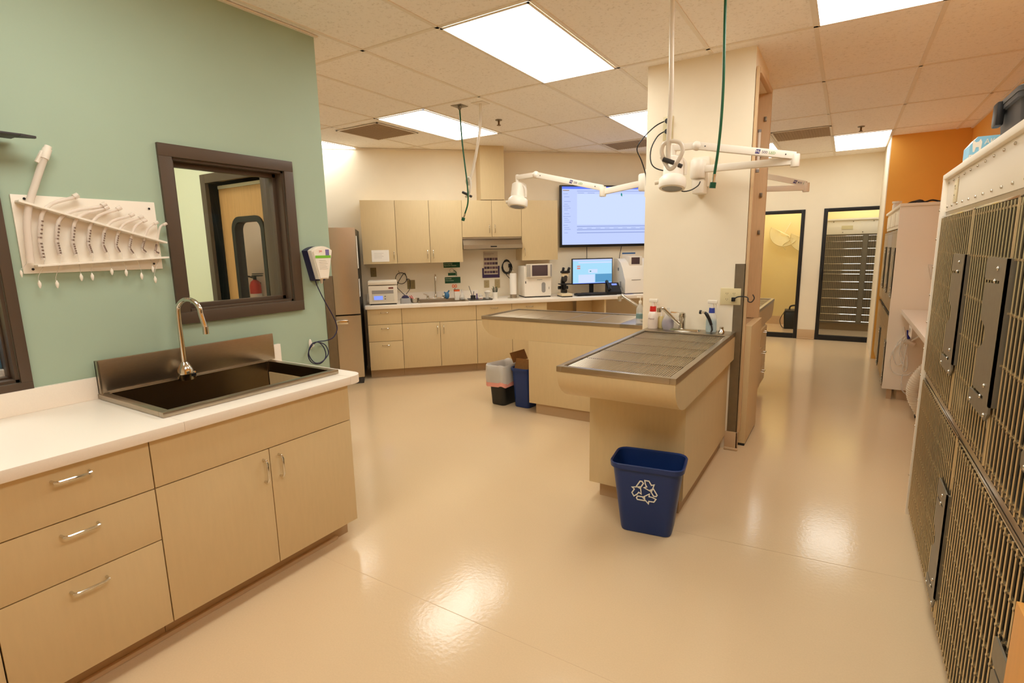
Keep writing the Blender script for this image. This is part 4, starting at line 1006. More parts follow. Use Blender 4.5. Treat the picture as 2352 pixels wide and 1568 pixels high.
# ---- outlets and cords on the pier face
outlet('wall_outlet', 'wide ivory outlet plate on pier beside blue bottle', (-.668, PY, 1.118), 0, .135, .115, 2)
t = thing('plugged_cord', 'black cord plugged into pier outlet, looping over wood jamb', 'cord', (-.645, PY, 1.10))
b = MB(); b.tube([(0, -.03, 0), (.03, -.035, .02), (.07, -.03, .022), (.095, -.04, .015), (.10, -.05, -.008), (.12, -.045, -.012), (.13, -.0, .01), (.115, .04, .03)], .004, 8, smooth=4); b.done('cord', M_BLACK, t)
b = MB(); b.box(-.012, .012, -.036, -.0086, -.014, .014, .004); b.done('plug', M_BLACK, t)
outlet('wall_outlet', 'ivory outlet high on the pier with two black plugs', (-1.142, PY, 2.30), 0, .07, .16, 1)
for i, (pz, pts, lab) in enumerate(((2.345, [(-.02, -.03, 0), (-.08, -.05, -.03), (-.16, -.06, -.10), (-.205, -.06, -.17), (-.20, 0.03, -.24), (-.175, .06, -.34), (-.17, .06, -.42)], 'black power cord running from upper plug around pier edge'), (2.275, [(-.02, -.03, 0), (-.06, -.05, -.03), (-.10, -.06, -.11), (-.10, -.06, -.20), (-.06, -.06, -.25), (.03, -.06, -.28)], 'black power cord curving from lower plug to lamp head'))):
    t = thing('power_cord', lab, 'cord', (-1.142, PY, pz), 0, 'power cords at upper pier outlet')
    b = MB(); b.tube(pts, .0042, 8, smooth=4); b.done('cord', M_BLACK, t)
    b = MB(); b.lathe([(.017, -.034), (.017, -.0086)], (0, 0, 0), 12, axis='y'); b.done('plug', M_BLACK, t)

# ---- wood-framed open cabinet on the right side of the pier
t = thing('wood_shelf_frame', 'tall maple framed niche on right side of pier', 'cabinet', (PXR, PY, 0))
b = MB()
b.box(.0035, .022, .006, .040, .136, 2.61, .002); b.done('jamb', M_MAPLE, t)
b = MB(); b.box(-.20, .03, .60, .635, .90, 2.61, .002); b.done('jamb', M_MAPLE, t)
b = MB(); b.box(.0, .03, .042, .60, 2.575, 2.61, .002); b.done('head_rail', M_MAPLE, t)
b = MB(); b.box(-.213, -.205, .105, .60, .90, 2.575); b.done('back_panel', M_MAPLE, t)
for z in (1.55, 1.83, 2.13, 2.38): b = MB(); b.box(-.012, .006, .585, .60, z, z+.032, .003); b.done('hinge', M_STEELD, t)
t = thing('pier_cabinet', 'tan laminate panel low on right side of the pier', 'cabinet', (PXR, PY, 0))
b = MB(); b.box(.0, .05, .11, .64, .02, .90, .002); b.done('door_panel', M_LAM, t)
b = MB(); b.box(-.20, -.001, .112, .63, .02, .895); b.done('body', M_LAMD, t)
b = MB(); b.box(-.02, .045, .115, .63, 0, .019); b.done('plinth', M_BLACK, t)
t = thing('white_tube_light', 'slim white tube mounted upright inside the maple niche', 'light', (PXR-.02, PY+.46, 2.02))
b = MB(); b.cyl((0, 0, 0), .012, .26, 12); b.done('tube', M_WHITE, t)
b = MB(); b.cyl((0, 0, .26), .013, .02, 12); b.cyl((0, 0, -.02), .013, .02, 12); b.box(-.03, .0, .0, .1385, .1, .12); b.done('end_cap', M_GREY, t)

# ---- examination lamps
def vec(*a): return Vector(a)
def beam(b, p, q, w, h, bev=.006):
    p, q = Vector(p), Vector(q); d = (q-p); L = d.length; M = Matrix.Translation(p) @ d.to_track_quat('X', 'Z').to_matrix().to_4x4()
    b.box(0, L, -w/2, w/2, -h/2, h/2, bev, M=M); return M, L
def arm_letter(t, M, L, at_, size, side):
    # lettering on the vertical face of the arm (faces -y local of arm when side=-1)
    for body, m, dx in (('Mi', M_WHITE, 0), ('500', mat('ink_grey', (90, 84, 110), .5), .05), ('LED', mat('ink_green', (110, 160, 90), .5), .105)):
        o = text(body, size, m, t, (0, 0, 0), (0, 0, 0)); base = Matrix.Translation((at_+dx, -.0195, -.006)) @ Matrix.Rotation(PI/2, 4, 'X')
        if side > 0: base = Matrix.Translation((at_+(.13-dx), .0195, -.006)) @ Matrix.Rotation(PI, 4, 'Z') @ Matrix.Rotation(PI/2, 4, 'X')
        o.matrix_local = Matrix.Translation(-Vector(t.location)) @ M @ base
def lamp(label, mount, el, sh, hd, R=.085, letter=-1, wall='y'):
    t = thing('exam_lamp', label, 'lamp', mount, 0, 'white swing-arm exam lamps'); O = Vector(mount)
    m, el, sh, hd = Vector((0, 0, 0)), Vector(el)-O, Vector(sh)-O, Vector(hd)-O
    b = MB()
    if wall == 'y': b.box(-.055, .055, .055, .0995+.0, -.11, .09, .006)
    elif wall == 'x': b.box(.012, .0445, -.055, .055, -.11, .09, .006)
    else: b.box(-.055, .055, -.0995, -.05, -.11, .09, .006)
    b.done('wall_plate', M_WHITE, t)
    b = MB(); b.lathe([(.045, -.06), (.052, -.05), (.052, .055), (.045, .065), (.0001, .067)], (0, 0, 0), 22)
    b.done('pivot_housing', M_WHITE, t)
    b = MB(); beam(b, m, el, .036, .045); a = b.done('lower_arm', M_WHITE, t)
    b = MB(); b.lathe([(.024, -.035), (.026, -.03), (.026, .035), (.024, .04), (.0001, .041)], el, 16); b.done('elbow_joint', M_WHITE, t)
    b = MB(); Mx, L = beam(b, el+vec(0, -.0, .03), sh, .036, .045); up_ = b.done('upper_arm', M_WHITE, t)
    Mw = Matrix.Translation(O) @ Mx
    return t, O, Mx, L, el, sh, hd, up_
def finish_lamp(t, O, Mx, L, el, sh, hd, up_, flip, hx):
    d = (sh-el).normalized(); hz = Vector((d.x, d.y, 0)).normalized()
    b = MB(); b.ball(sh, .03, 14); b.done('shoulder_joint', M_WHITE, t)
    e2 = Vector((hd.x, hd.y, sh.z)); b = MB(); beam(b, sh, e2, .036, .04); b.done('head_link', M_WHITE, t)
    b = MB(); b.lathe([(.018, -.06), (.018, .02), (.01, .025)], e2, 14); b.done('swivel', M_WHITE, t)
    side = hz*hx
    b = MB(); b.tube([e2+vec(0, 0, -.05), e2+side*.04+vec(0, 0, -.06), e2+side*.075+vec(0, 0, -.10), e2+side*.075+vec(0, 0, -.17)], .012, 10, smooth=4); b.done('yoke', M_WHITE, t)
    c = hd
    TM = Matrix.Translation(c) @ Matrix.Rotation(-.2, 4, 'X')
    b = MB(); b.lathe([(.05, .14), (.062, .13), (.066, .02), (.085, .0), (.088, -.045), (.082, -.060), (.070, -.066), (.063, -.060)], (0, 0, 0), 28, M=TM); h = b.done('lamp_head', M_WHITE, t)
    b = MB(); b.lathe([(.0645, -.0615), (.0001, -.0612)], (0, 0, 0), 28, M=TM); b.done('lens', M_LAMPGL, h)
    b = MB(); b.tube([c+vec(-.075, 0, -.01), c+vec(-.115, -.01, -.015)], .014, 10); b.done('grip', M_OFFW, h)
    for q, m_ in ((.06, 1), (L-.05, 1)):
        b = MB(); b.lathe([(.004, -.0005), (.004, .002)], (0, 0, 0), 8, M=Mx @ Matrix.Translation((q, -.0185 if not flip else .0185, 0)), axis='y'); b.done('screw', M_DARK, up_)
def letters(t, Mx, L, at_, front):
    """lettering fixed on the arm side that faces the aisle"""
    B = Mx @ (Matrix.Translation((at_, -.0186, -.007)) @ Matrix.Rotation(PI/2, 4, 'X') if front else Matrix.Translation((at_, .0186, -.007)) @ Matrix.Rotation(PI, 4, 'Z') @ Matrix.Rotation(PI/2, 4, 'X'))
    b = MB(); b.prism([(-.002, -.006), (.024, -.006), (.028, .02), (.002, .02)], 0, .0004, 'z', M=B); b.done('logo_plate', mat('logo_navy', (60, 54, 120), .5), t, smooth=0)
    for body, m, dx in (('Mi', M_WHITE, .002), ('500', mat('ink_grey', (96, 88, 118), .5), .036), ('LED', mat('ink_green', (110, 165, 90), .5), .078)):
        o = text(body, .022, m, t, (0, 0, 0), (0, 0, 0), ext=.0003); o.matrix_local = B @ Matrix.Translation((dx, 0, .0004))
r = lamp('large lamp over front table, arm crossing pier top, marked 500 LED', (-.90, PY-.10, 1.985), (-.31, 3.80, 1.975), (-.86, 3.62, 2.10), (-1.0, 3.6, 1.905))
t1 = r[0]; finish_lamp(*r, flip=True, hx=-1)
letters(t1, r[2], r[3], .235, False)
r = lamp('lamp with bent arm reaching left over rear table before screen', (PXL-.045, 4.08, 1.955), (-1.66, 4.02, 1.905), (-2.25, 4.0, 2.085), (-2.46, 4.05, 1.90), wall='x')
t2 = r[0]; finish_lamp(*r, flip=True, hx=-1); letters(t2, r[2], r[3], .285, False)
r = lamp('lamp arm jutting out right from behind pier', (-.70, 5.20, 1.95), (-.335, 5.30, 1.945), (-.85, 5.35, 2.13), (-.98, 5.45, 1.92), wall='z')
t3 = r[0]; finish_lamp(*r, flip=True, hx=-1); letters(t3, r[2], r[3], .10, False)
b = MB(); b.tube([(-.08, -.20, -.12), (-.05, -.20, -.155), (-.0, -.18, -.15), (.03, -.12, -.12), (.035, -.08, -.09)], .004, 7, smooth=4); b.done('lamp_cable', M_BLACK, t1)
b = MB(); b.box(-.03, .045, -.03, .095, -.16, -.07, .01); b.done('lower_bracket', M_WHITE, t1)

# ---- hanging gas tube and oxygen hose pairs
def gas_tube(label, x, y, pts, loop, clip):
    t = thing('scavenging_tube', label, 'medical tube', (x, y, CE-.005), 0, 'white ceiling tubes over the tables')
    O = Vector((x, y, CE-.005)); loc = [Vector(p)-O for p in pts]
    b = MB(); b.tube(loc, .0125, 12, smooth=5); b.done('tube', mat('translucent_hose', (238, 230, 216), .25, alpha=.85), t)
    lp = [Vector(p)-O for p in loop]
    b = MB(); b.tube(lp, .0105, 12, smooth=5); b.done('looped_end', MATS['translucent_hose'], t)
    c = Vector(clip)-O; b = MB(); b.tube([c+vec(-.035, -.02, .015), c+vec(.02, -.02, -.008)], .012, 10); b.tube([c+vec(.045, -.02, -.022), c+vec(.062, -.02, -.03)], .011, 10); b.done('connector', M_DARK, t)
    b = MB(); b.box(-.06, .06, -.06, .06, 0, .004, .001); b.done('ceiling_plate', M_TBAR, t)
gx, gy = -.83, 2.9
def yy(px, py): return onY(px, py, gy)
gas_tube('thick white tube hanging from ceiling before pier', gx, gy, [(gx, gy, CE-.005), yy(1543, 60), yy(1542, 200), yy(1537, 300), yy(1535, 352), yy(1536, 372)], [yy(1536, 372), yy(1527, 368), yy(1520, 350), yy(1524, 332), yy(1540, 324), yy(1562, 328), yy(1568, 345), yy(1560, 365), yy(1548, 383), yy(1538, 388), yy(1530, 378), yy(1520, 360)], yy(1541, 372))
gas_tube('thin white tube hanging from ceiling near the back cabinets', -2.80, 4.01, [(-2.80, 4.01, CE-.005), onY(1103, 290, 4.01), onY(1096, 340, 4.01), onY(1086, 390, 4.01), onY(1075, 425, 4.01)], [onY(1075, 425, 4.01), onY(1071, 415, 4.0), onY(1078, 408, 4.0), onY(1081, 425, 3.99), onY(1077, 445, 4.0), onY(1070, 452, 4.01)], onY(1073, 445, 4.01))
def o2(label, x, y, pts):
    t = thing('oxygen_hose', label, 'hose', (x, y, CE-.005), 0, 'green hoses hanging over the tables'); O = Vector((x, y, CE-.005)); l = [Vector(p)-O for p in pts]
    b = MB(); b.tube(l, .0068, 10, smooth=5); b.done('hose', M_GRNH, t)
    d = (l[-1]-l[-2]).normalized(); e = l[-1]
    b = MB(); b.tube([e, e+d*.045], .0085, 10); b.done('ferrule', M_CHROME, t)
    b = MB(); b.tube([e+d*.04, e+d*.068], .0155, 12); b.done('coupler', M_GRND, t)
    b = MB(); b.box(-.055, .055, -.055, .055, 0, .004, .001); b.lathe([(.02, 0), (.015, -.02), (.009, -.03)], (0, 0, 0), 12); b.done('ceiling_plate', M_STEELD, t)
o2('green hose hanging from ceiling across front of pier', -.582, gy, [(-.582, gy, CE-.01), yy(1664, 80), yy(1662, 180), yy(1657, 270), yy(1650, 340), yy(1641, 400)])
o2('short green hose hanging from dark ceiling plate near back cabinets', -3.0, 3.97, [(-3.0, 3.97, CE-.01), onY(1061, 320, 3.97), onY(1068, 380, 3.97), onY(1073, 420, 3.97), onY(1075, 450, 3.97), onY(1074, 470, 3.97), onY(1068, 490, 3.97)])

# ---- bins
def bin_(label, loc, rz, m, w=.255, d=.165, W=.37, D=.25, h=.385):
    t = thing('waste_bin', label, 'bin', loc, rz)
    secs = [rrect(w, d, .035, .002), rrect(w+.008, d+.006, .04, .012), rrect(W-.025, D-.02, .05, h-.03), rrect(W, D, .058, h-.028), rrect(W+.004, D+.004, .06, h-.004), rrect(W-.004, D-.004, .056, h), rrect(W-.02, D-.02, .05, h-.006), rrect(w+.0, d-.002, .035, .016)]
    b = MB(); b.loft(secs, True, True); b.done('body', m, t); return t
BN = bin_('blue recycling bin with white arrows symbol before front table', (-.795, 2.585, 0), .14, M_BLUE)
# recycling mark on the sloping front
slope = math.atan2((.125-.01)-.085, .34); cz = .245
fy_ = -(.088+(cz-.012)/(.355-.012)*(.115-.088))
MM = Matrix.Translation((-.0, fy_-.0022, cz)) @ Matrix.Rotation(PI/2+math.atan2(.115-.088, .343), 4, 'X') @ Matrix.Scale(1.3, 4)
arrows = MB()
def poly_ring(pts, wd):
    n = len(pts); cx = sum(p[0] for p in pts)/n; cy = sum(p[1] for p in pts)/n
    inn = []
    for i in range(n):
        p0, p1, p2 = Vector(pts[i-1]), Vector(pts[i]), Vector(pts[(i+1) % n]); a = (p1-p0).normalized(); c = (p2-p1).normalized()
        na, nc = Vector((-a.y, a.x)), Vector((-c.y, c.x)); m = (na+nc); m = m/max(m.dot(na), .4) if m.length > 1e-4 else na
        inn.append(tuple(p1+m*wd))
    v = [(p[0], p[1], 0) for p in pts]+[(p[0], p[1], 0) for p in inn]; v += [(x, y, .0008) for x, y, z in v]
    f = []
    for i in range(n):
        j = (i+1) % n; f += [(i, j, n+j, n+i), (2*n+i, 2*n+n+i, 2*n+n+j, 2*n+j), (i, 2*n+i, 2*n+j, j), (n+i, n+j, 3*n+j, 3*n+i)]
    arrows._add(v, f, MM)
def rotp(pts, a): return [(x*math.cos(a)-y*math.sin(a), x*math.sin(a)+y*math.cos(a)) for x, y in pts]
plain = [(-.040, .048), (-.002, .048), (-.012, .028), (-.020, .014), (-.044, .028), (-.052, .036)]
plain = [(-.043, .030), (-.020, .018), (-.006, .044), (-.030, .044)]
head = [(.004, .046), (.018, .050), (.028, .036), (.036, .038), (.024, .014), (.002, .020), (.010, .024)]
for k in range(3):
    a = -2*PI/3*k
    poly_ring(rotp([(-.036, .018), (-.018, .009), (-.003, .036), (-.010, .046), (-.020, .046)], a), .0048)
    poly_ring(rotp([(.002, .047), (.014, .047), (.024, .030), (.032, .033), (.024, .008), (.001, .018), (.010, .022), (.004, .034)], a), .0044)
sym = arrows.done('recycling_symbol', mat('white_print', (235, 235, 228), .5), BN, smooth=0)
BB = bin_('black bin with clear liner folded over its rim', (-2.735, 4.20, 0), 1.45, M_BINBK, W=.33, D=.22, w=.24, d=.16)
b = MB(); n = 28; secs = []
for z, g, amp in ((.20, .006, .016), (.27, .012, .008), (.34, .010, .005), (.39, .008, .003), (.40, .0, .006), (.37, -.03, .012), (.30, -.05, .012)):
    base = rrect(.33+g*2, .22+g*2, .055, z, n=6); secs.append([(x*(1+amp*math.sin(i*2.3+z*9)*2), y*(1+amp*math.cos(i*1.9)*2), zz+amp*math.sin(i*.9)) for i, (x, y, zz) in enumerate(base)])
b.loft(secs, False, False); b.done('liner', M_BAG, BB)
b = MB(); base = [rrect(.352+.02*(z-.2), .242, .058, z, n=6) for z in (.195, .235)]; b.loft([[(x, y, z+.010*math.sin(i*.9)) for i, (x, y, z) in enumerate(s)] for s in base], False, False); b.done('drawstring_band', M_PINK, BB)
B3 = bin_('blue bin partly hidden behind rear table base', (-2.49, 4.24, 0), 1.5, M_BLUE, W=.34, D=.22)
t = thing('cardboard_box', 'opened cardboard box stuffed in the half-hidden blue bin', 'box', (-2.50, 4.24, .30), 1.5)
M_ = Matrix.Rotation(math.radians(18), 4, 'Y')
b = MB(); b.box(-.12, .12, -.08, .08, -.02, .13, .001, M=M_); b.done('box', M_CARD, t)
b = MB(); b.box(-.12, .12, -.003, .0, 0, .10, M=Matrix.Translation((0, .08, .12)) @ Matrix.Rotation(math.radians(-25), 4, 'X')); b.done('flap', M_CARD, t)
# ================================================================== CAGE BANKS on the right (face -X): local x = -(Y-Yorigin), local y = X-CX
CX = .40
M_BAR = mat('cage_bar', (214, 196, 160), .32, metal=.8)
M_LATCH = mat('latch_plate', (140, 132, 116), .45, metal=.65, noise=.06, nscale=40)
def latch(parent, x, z0, z1, w=.105):
    """hinge/latch strip with notched inner edge, standing just proud of the bars"""
    H = z1-z0
    P = lambda u, v: (x+u*w, z0+v*H)
    poly = [P(*q) for q in ((1, 1), (.08, 1), (.02, .99), (0, .965), (0, .865), (.08, .850), (.72, .862), (.72, .845), (.10, .832), (.04, .80), (.055, .62), (.06, .585), (.20, .575), (.31, .55), (.37, .51), (.365, .465), (.29, .425), (.16, .395), (.09, .385), (.10, .29), (.08, .15), (.10, .128), (.68, .128), (.68, .108), (-.03, .095), (-.07, .075), (-.06, .015), (-.02, 0), (.9, 0), (1, .06))]
    b = MB(); b.prism(poly, -.026, -.021, 'y'); b.box(x+w*.93, x+w*1.0, -.026, 0, z0+.1*H, z1); l = b.done('latch_plate', M_LATCH, parent, smooth=30)
    for u, v in ((.62, .935), (.55, .855), (.70, .20), (.58, .115), (.85, .03), (.1, .03)):
        px_, pz = P(u, v); b = MB(); b.ball((px_, -.0275, pz), .0065, 10, sc=(1, .7, 1)); b.done('rivet', M_CHROME, l)
def cage_door(parent, x0, x1, z0, z1, nb, nh, lt=None, lw=.105):
    b = MB(); post = x1-.006
    for i in range(nb):
        x = x0+.006+(post-.03-x0-.006)*i/(nb-1); b.tube([(x, -.012, z0+.004), (x, -.012, z1-.002)], .0034, 6)
    b.tube([(post, -.008, z0), (post, -.008, z1)], .0055, 8)
    d = b.done('door_grille', M_BAR, parent)
    b = MB()
    for k in range(nh):
        z = z0+.02+(z1-z0-.04)*k/(nh-1)
        b.tube([(x0+.002, -.006, z), (post, -.006, z)], .0032, 6)
        for i in range(0, nb): 
            x = x0+.006+(post-.03-x0-.006)*i/(nb-1); b.box(x-.0046, x+.0046, -.0150, -.005, z-.003, z+.003)
    b.done('crossbar', M_BAR, d, smooth=0)
    b = MB(); b.box(x0, x1, -.012, .0, z1, z1+.007, .001); b.done('door_lip', M_CHROME, d)
    if lt: latch(d, x1+.05-lw, lt[0], lt[1], lw)
    return d
def cage(label, yo, x0, x1, z0, z1, nb, nh, lt, group, depth=.62, lw=.105):
    t = thing('kennel_cage', label, 'cage', (CX, yo, 0), -PI/2, group)
    b = MB(); w = .004
    b.box(x0, x0+w, 0, depth, z0, z1); b.box(x1-w, x1, 0, depth, z0, z1); b.box(x0+w, x1-w, 0, depth, z0, z0+w); b.box(x0+w, x1-w, 0, depth, z1-w, z1); b.box(x0+w, x1-w, depth-w, depth, z0+w, z1-w)
    for (a, c, d, e) in ((x0, x0+.022, z0, z1), (x1-.022, x1, z0, z1), (x0+.022, x1-.022, z0, z0+.016), (x0+.022, x1-.022, z1-.016, z1)): b.box(a, c, -.003, 0, d, e)
    b.done('shell', mat('cage_interior', (112, 104, 92), .45, metal=.7), t, smooth=0)
    cage_door(t, x0+.018, x1-.018, z0+.012, z1-.008, nb, nh, lt, lw)
    return t
YO = 3.445
GU, GLW = 'upper stainless kennel cages in near right bank', 'lower stainless kennel cages in near right bank'
xs = [.035, .85, 1.48, 2.11]
labs = ['farthest upper cage of near bank, narrow behind first latch plate', 'middle upper cage of near bank with pale bedding inside', 'nearest upper cage, cut off by the right edge']
for i in range(3):
    cage(labs[i], YO, xs[i], xs[i+1]-.004, .800, 1.592, (18, 15, 15)[i], 6, (.955, 1.42), GU, lw=.265)
cage('farther lower cage of near bank, seen at a steep angle', YO, .035, 1.07, .03, .775, 27, 7, (.10, .56), GLW, lw=.2)
cage('nearest lower cage with steel latch at the bottom right corner', YO, 1.075, 2.12, .03, .775, 27, 7, (.07, .53), GLW, lw=.29)
t = thing('cage_surround', 'cream housing with screwed header around the near right cages', 'cage housing', (CX, YO, 0), -PI/2)
b = MB(); b.box(0, .03, -.02, .705, .0, 1.768, .001); b.done('side_panel', M_WLAM, t)
b = MB(); b.box(.03, 2.9, .0, .02, 1.612, 1.768, .001); b.done('header_panel', M_WLAM, t)
b = MB(); b.box(-.03, 2.9, -.018, .706, 1.768, 1.795, .004); b.done('top_cap', M_WLAM, t)
b = MB(); b.box(.03, 2.9, .004, .014, 1.594, 1.612); b.box(.03, 2.03, -.004, .02, .777, .798); b.done('steel_rail', M_STEEL, t)
b = MB(); b.box(.03, 2.9, .03, .60, 0, .028); b.done('plinth', M_STEELD, t)
b = MB(); b.box(2.125, 2.9, .0, .60, .03, .775); b.box(2.112, 2.9, .0, .60, .8, 1.592); b.done('filler_panel', M_STEELD, t)
for j, z in enumerate((1.75, 1.634)):
    for k in range(14):
        x = .06+.135*k+(.03 if j else 0); b = MB(); b.ball((x, -.002, z), .0055, 8, sc=(1, .8, 1)); b.done('screw', M_CHROME, t)
for k in range(11):
    b = MB(); b.ball((.012, -.021, .22+.14*k), .005, 8, sc=(1, .8, 1)); b.done('screw', M_CHROME, t)
outlet('wall_switch_plate', 'small cream switch plate on header of near cage housing', (CX, YO-.30, 1.692), -PI/2, .07, .10, 1, mat('cream_plate', (228, 214, 178), .4))
# bedding in middle upper cage
t = thing('bedding', 'crumpled pale bedding at floor of middle upper cage', 'bedding', (.62, YO-1.0, .805))
b = MB(); b.ball((-.08, .12, .05), .08, sc=(1.3, 1.2, .6)); b.ball((.06, -.02, .04), .1, sc=(1.2, 1.6, .5)); b.ball((-.1, -.12, .05), .06, sc=(1.3, 1, .8)); b.done('cloth', mat('pale_cloth', (214, 204, 184), .9, bump=.8, bscale=30), t)
t = thing('food_bowl', 'steel bowl on floor of middle upper cage', 'bowl', (.50, YO-.78, .805))
b = MB(); b.lathe([(.05, 0), (.065, .045), (.062, .045), (.045, .008), (.0001, .006)], seg=22); b.done('bowl', M_CHROME, t)
# maple panel at the very near end
t = thing('maple_board', 'honey-coloured wood panel at the bottom right corner', 'board', (.358, 1.362, 0))
b = MB(); b.box(-.012, .006, -.55, .0, .0, .745, .003); b.done('panel', mat('honey_wood', (214, 150, 70), .4, noise=.05, nscale=12, stretch=(6, 6, .6)), t)
# things on top
TOP = 1.7955
t = thing('cardboard_carton', 'light blue and white carton reading AKC RE-UNITE on cages', 'box', (.558, 3.378, TOP))
t.scale = (1, 1, 1.16)
b = MB(); b.prism([(-.11, 0), (.13, 0), (.13, .125), (-.085, .125), (-.11, .095)], -.075, .075, 'y'); b.done('carton', M_PAPER, t, smooth=0)
b = MB(); b.prism([(-.109, .058), (.129, .058), (.129, .1249), (-.085, .1249), (-.109, .096)], -.0765, -.0752, 'y'); b.prism([(-.1105, .05), (-.1095, .05), (-.1095, .094), (-.1105, .094)], -.075, .075, 'y'); b.done('blue_top_band', M_LTBL, t, smooth=0)
b = MB(); b.box(-.105, .129, -.0765, -.0752, .008, .052); b.done('purple_band', mat('violet_band', (104, 100, 160), .5), t, smooth=0)
text('AKC', .029, M_WHITE, t, (-.060, -.0768, .094), FRONT); text('RE-', .024, mat('navy_ink', (40, 60, 110), .5), t, (-.060, -.0768, .068), FRONT); text('UNITE', .024, M_WHITE, t, (-.022, -.0768, .068), FRONT)
b = MB(); b.prism([(-.098, .068), (-.092, .068), (-.088, .085), (-.078, .085), (-.076, .068), (-.070, .068), (-.068, .104), (-.074, .116), (-.080, .106), (-.090, .104), (-.099, .114), (-.102, .110)], -.0774, -.0766, 'y'); b.done('animal_mark', M_WHITE, t, smooth=0)
t = thing('storage_tote', 'dark grey lidded plastic tote with side latch on cages', 'box', (.672, 2.97, TOP))
b = MB(); b.loft([rrect(.28, .34, .03, 0), rrect(.32, .38, .03, .20), rrect(.345, .405, .03, .202), rrect(.345, .405, .03, .22)], True, True)
for k in (-.1, .0, .1): b.box(k-.008, k+.008, -.195, -.165, .01, .165)
b.done('body', M_DARK, t)
b = MB(); b.loft([rrect(.35, .41, .03, .221), rrect(.35, .41, .03, .24), rrect(.30, .36, .03, .255)]); b.done('lid', mat('tote_lid', (74, 70, 66), .45), t)
for y in (.08,): b = MB(); b.box(-.192, -.165, y-.04, y+.04, .14, .235, .008); b.done('latch', M_BLACK, t)
t = thing('plastic_sack', 'crumpled white plastic sack at right edge on cages', 'bag', (.62, 2.62, TOP))
b = MB(); secs = []
for z, r in ((0, .11), (.05, .13), (.12, .125), (.20, .11), (.28, .085), (.33, .06), (.36, .03)):
    secs.append([((r*(1+.12*math.sin(3*a+z*20)+.07*math.sin(7*a+z*33)))*math.cos(a), (r*(1+.1*math.sin(4*a-z*15)))*math.sin(a)*1.2, z+.006*math.sin(5*a)) for a in [k*PI/14 for k in range(28)]])
b.loft(secs); b.done('sack', M_WHITE, t, smooth=60)
b = MB()
for k in range(5): b.box(-.03, .03, -.001, .0, .15+.012*k, .154+.012*k, M=Matrix.Translation((-.128, -.03, 0)) @ Matrix.Rotation(-PI/2, 4, 'Z'))
b.done('print', mat('print_grey2', (170, 166, 160), .7), t, smooth=0)

# ---- counter between the banks
t = thing('countertop', 'cream counter between the two cage banks on right', 'countertop', (.5, 3.48, CZ-.04), 0)
b = MB(); b.box(-.035, .605, .0, 2.475, 0, .04, .004); b.done('slab', M_COUNTER, t)
base_cabinet('base_cabinet', 'tan door cabinet with bow handle between right cage banks', .0, 1.15, (.52, 4.66, 0), -PI/2, 'door2', depth=.58, h=.823, hw=.12)
t = thing('label_card', 'small white card under edge of the right counter', 'label', (.4645, 5.05, .7495), -PI/2)
b = MB(); b.box(-.10, .10, -.003, .0, .0, .075); b.done('card', M_WHITE, t, smooth=0)
b = MB(); b.box(-.05, .0, -.0042, -.003, .03, .06); b.done('print', M_GREY, t, smooth=0)
t = thing('glass_jar', 'clear jar of tan treats by near cage edge', 'jar', (.745, 5.75, CZ+.0005), 0)
b = MB(); b.lathe([(.055, 0), (.06, .01), (.06, .17), (.045, .19), (.045, .20)], seg=20); b.done('jar', M_CLR, t)
b = MB(); b.lathe([(.053, .004), (.057, .02), (.057, .13), (.0001, .135)], seg=20); b.done('treats', mat('treats', (180, 130, 80), .9, noise=.3, nscale=60, bump=.8, bscale=60), t)
b = MB(); b.lathe([(.058, .136), (.058, .165), (.0001, .17)], seg=20); b.done('yellow_top_layer', M_YEL, t)
t = thing('wall_basket', 'clear wall pocket with blue cloth above treat jar', 'basket', (.73, 5.995, 1.14), 0)
b = MB(); b.loft([rrect(.16, .10, .02, 0, cy=-.052), rrect(.22, .12, .02, .13, cy=-.062)], True, False); b.done('pocket', M_CLR, t)
b = MB(); b.ball((.04, -.06, .08), .05, sc=(1.1, .8, .9)); b.done('blue_cloth', mat('dusk_blue', (70, 90, 140), .8), t)
# cart, hoses
t = thing('monitor_cart', 'cart base with black caster under the right counter', 'cart', (.72, 5.60, 0))
b = MB(); b.box(-.14, .2, -.2, .2, .09, .12, .01); b.box(.0, .04, -.02, .02, .12, .78, .004); b.done('frame', M_OFFW, t)
for x, y in ((-.12, -.16), (-.12, .16), (.17, -.16), (.17, .16)):
    b = MB(); b.lathe([(.035, -.012), (.045, -.01), (.045, .01), (.035, .012)], (x, y, .046), 16, axis='x'); b.done('caster', M_BLACK, t)
    b = MB(); b.lathe([(.02, -.014), (.02, .014)], (x, y, .046), 12, axis='x'); b.box(x-.01, x+.01, y-.01, y+.01, .075, .09); b.done('caster_hub', M_OFFW, t)
t = thing('ribbed_hose', 'thick white ribbed hose beneath the right counter', 'hose', (.58, 5.25, .055))
pp = [Vector((.06, .05, .0)), Vector((-.02, .03, .15)), Vector((-.03, .0, .28)), Vector((.03, -.03, .42)), Vector((.12, -.05, .5))]
b = MB(); b.tube(pp, .045, 14, smooth=6)
def cr(pts, n):
    out = []
    for i in range(len(pts)-1):
        p0, p1, p2, p3 = pts[max(i-1, 0)], pts[i], pts[i+1], pts[min(i+2, len(pts)-1)]
        for k in range(n):
            t_ = k/n; out.append(.5*((2*p1)+(-p0+p2)*t_+(2*p0-5*p1+4*p2-p3)*t_*t_+(-p0+3*p1-3*p2+p3)*t_**3))
    return out
q = cr(pp, 8)
for i in range(len(q)-1):
    d = (q[i+1]-q[i]).normalized()*.004; b.tube([q[i]-d, q[i]+d], .050, 14)
b.done('hose', M_HOSEW, t)
t = thing('coiled_tubing', 'tangle of thin clear tubing hung by blue clip', 'medical tube', (.62, 5.90, .62))
O = Vector(t.location)
def tp(px, py, y=5.975): return onY(px, py, y)-O
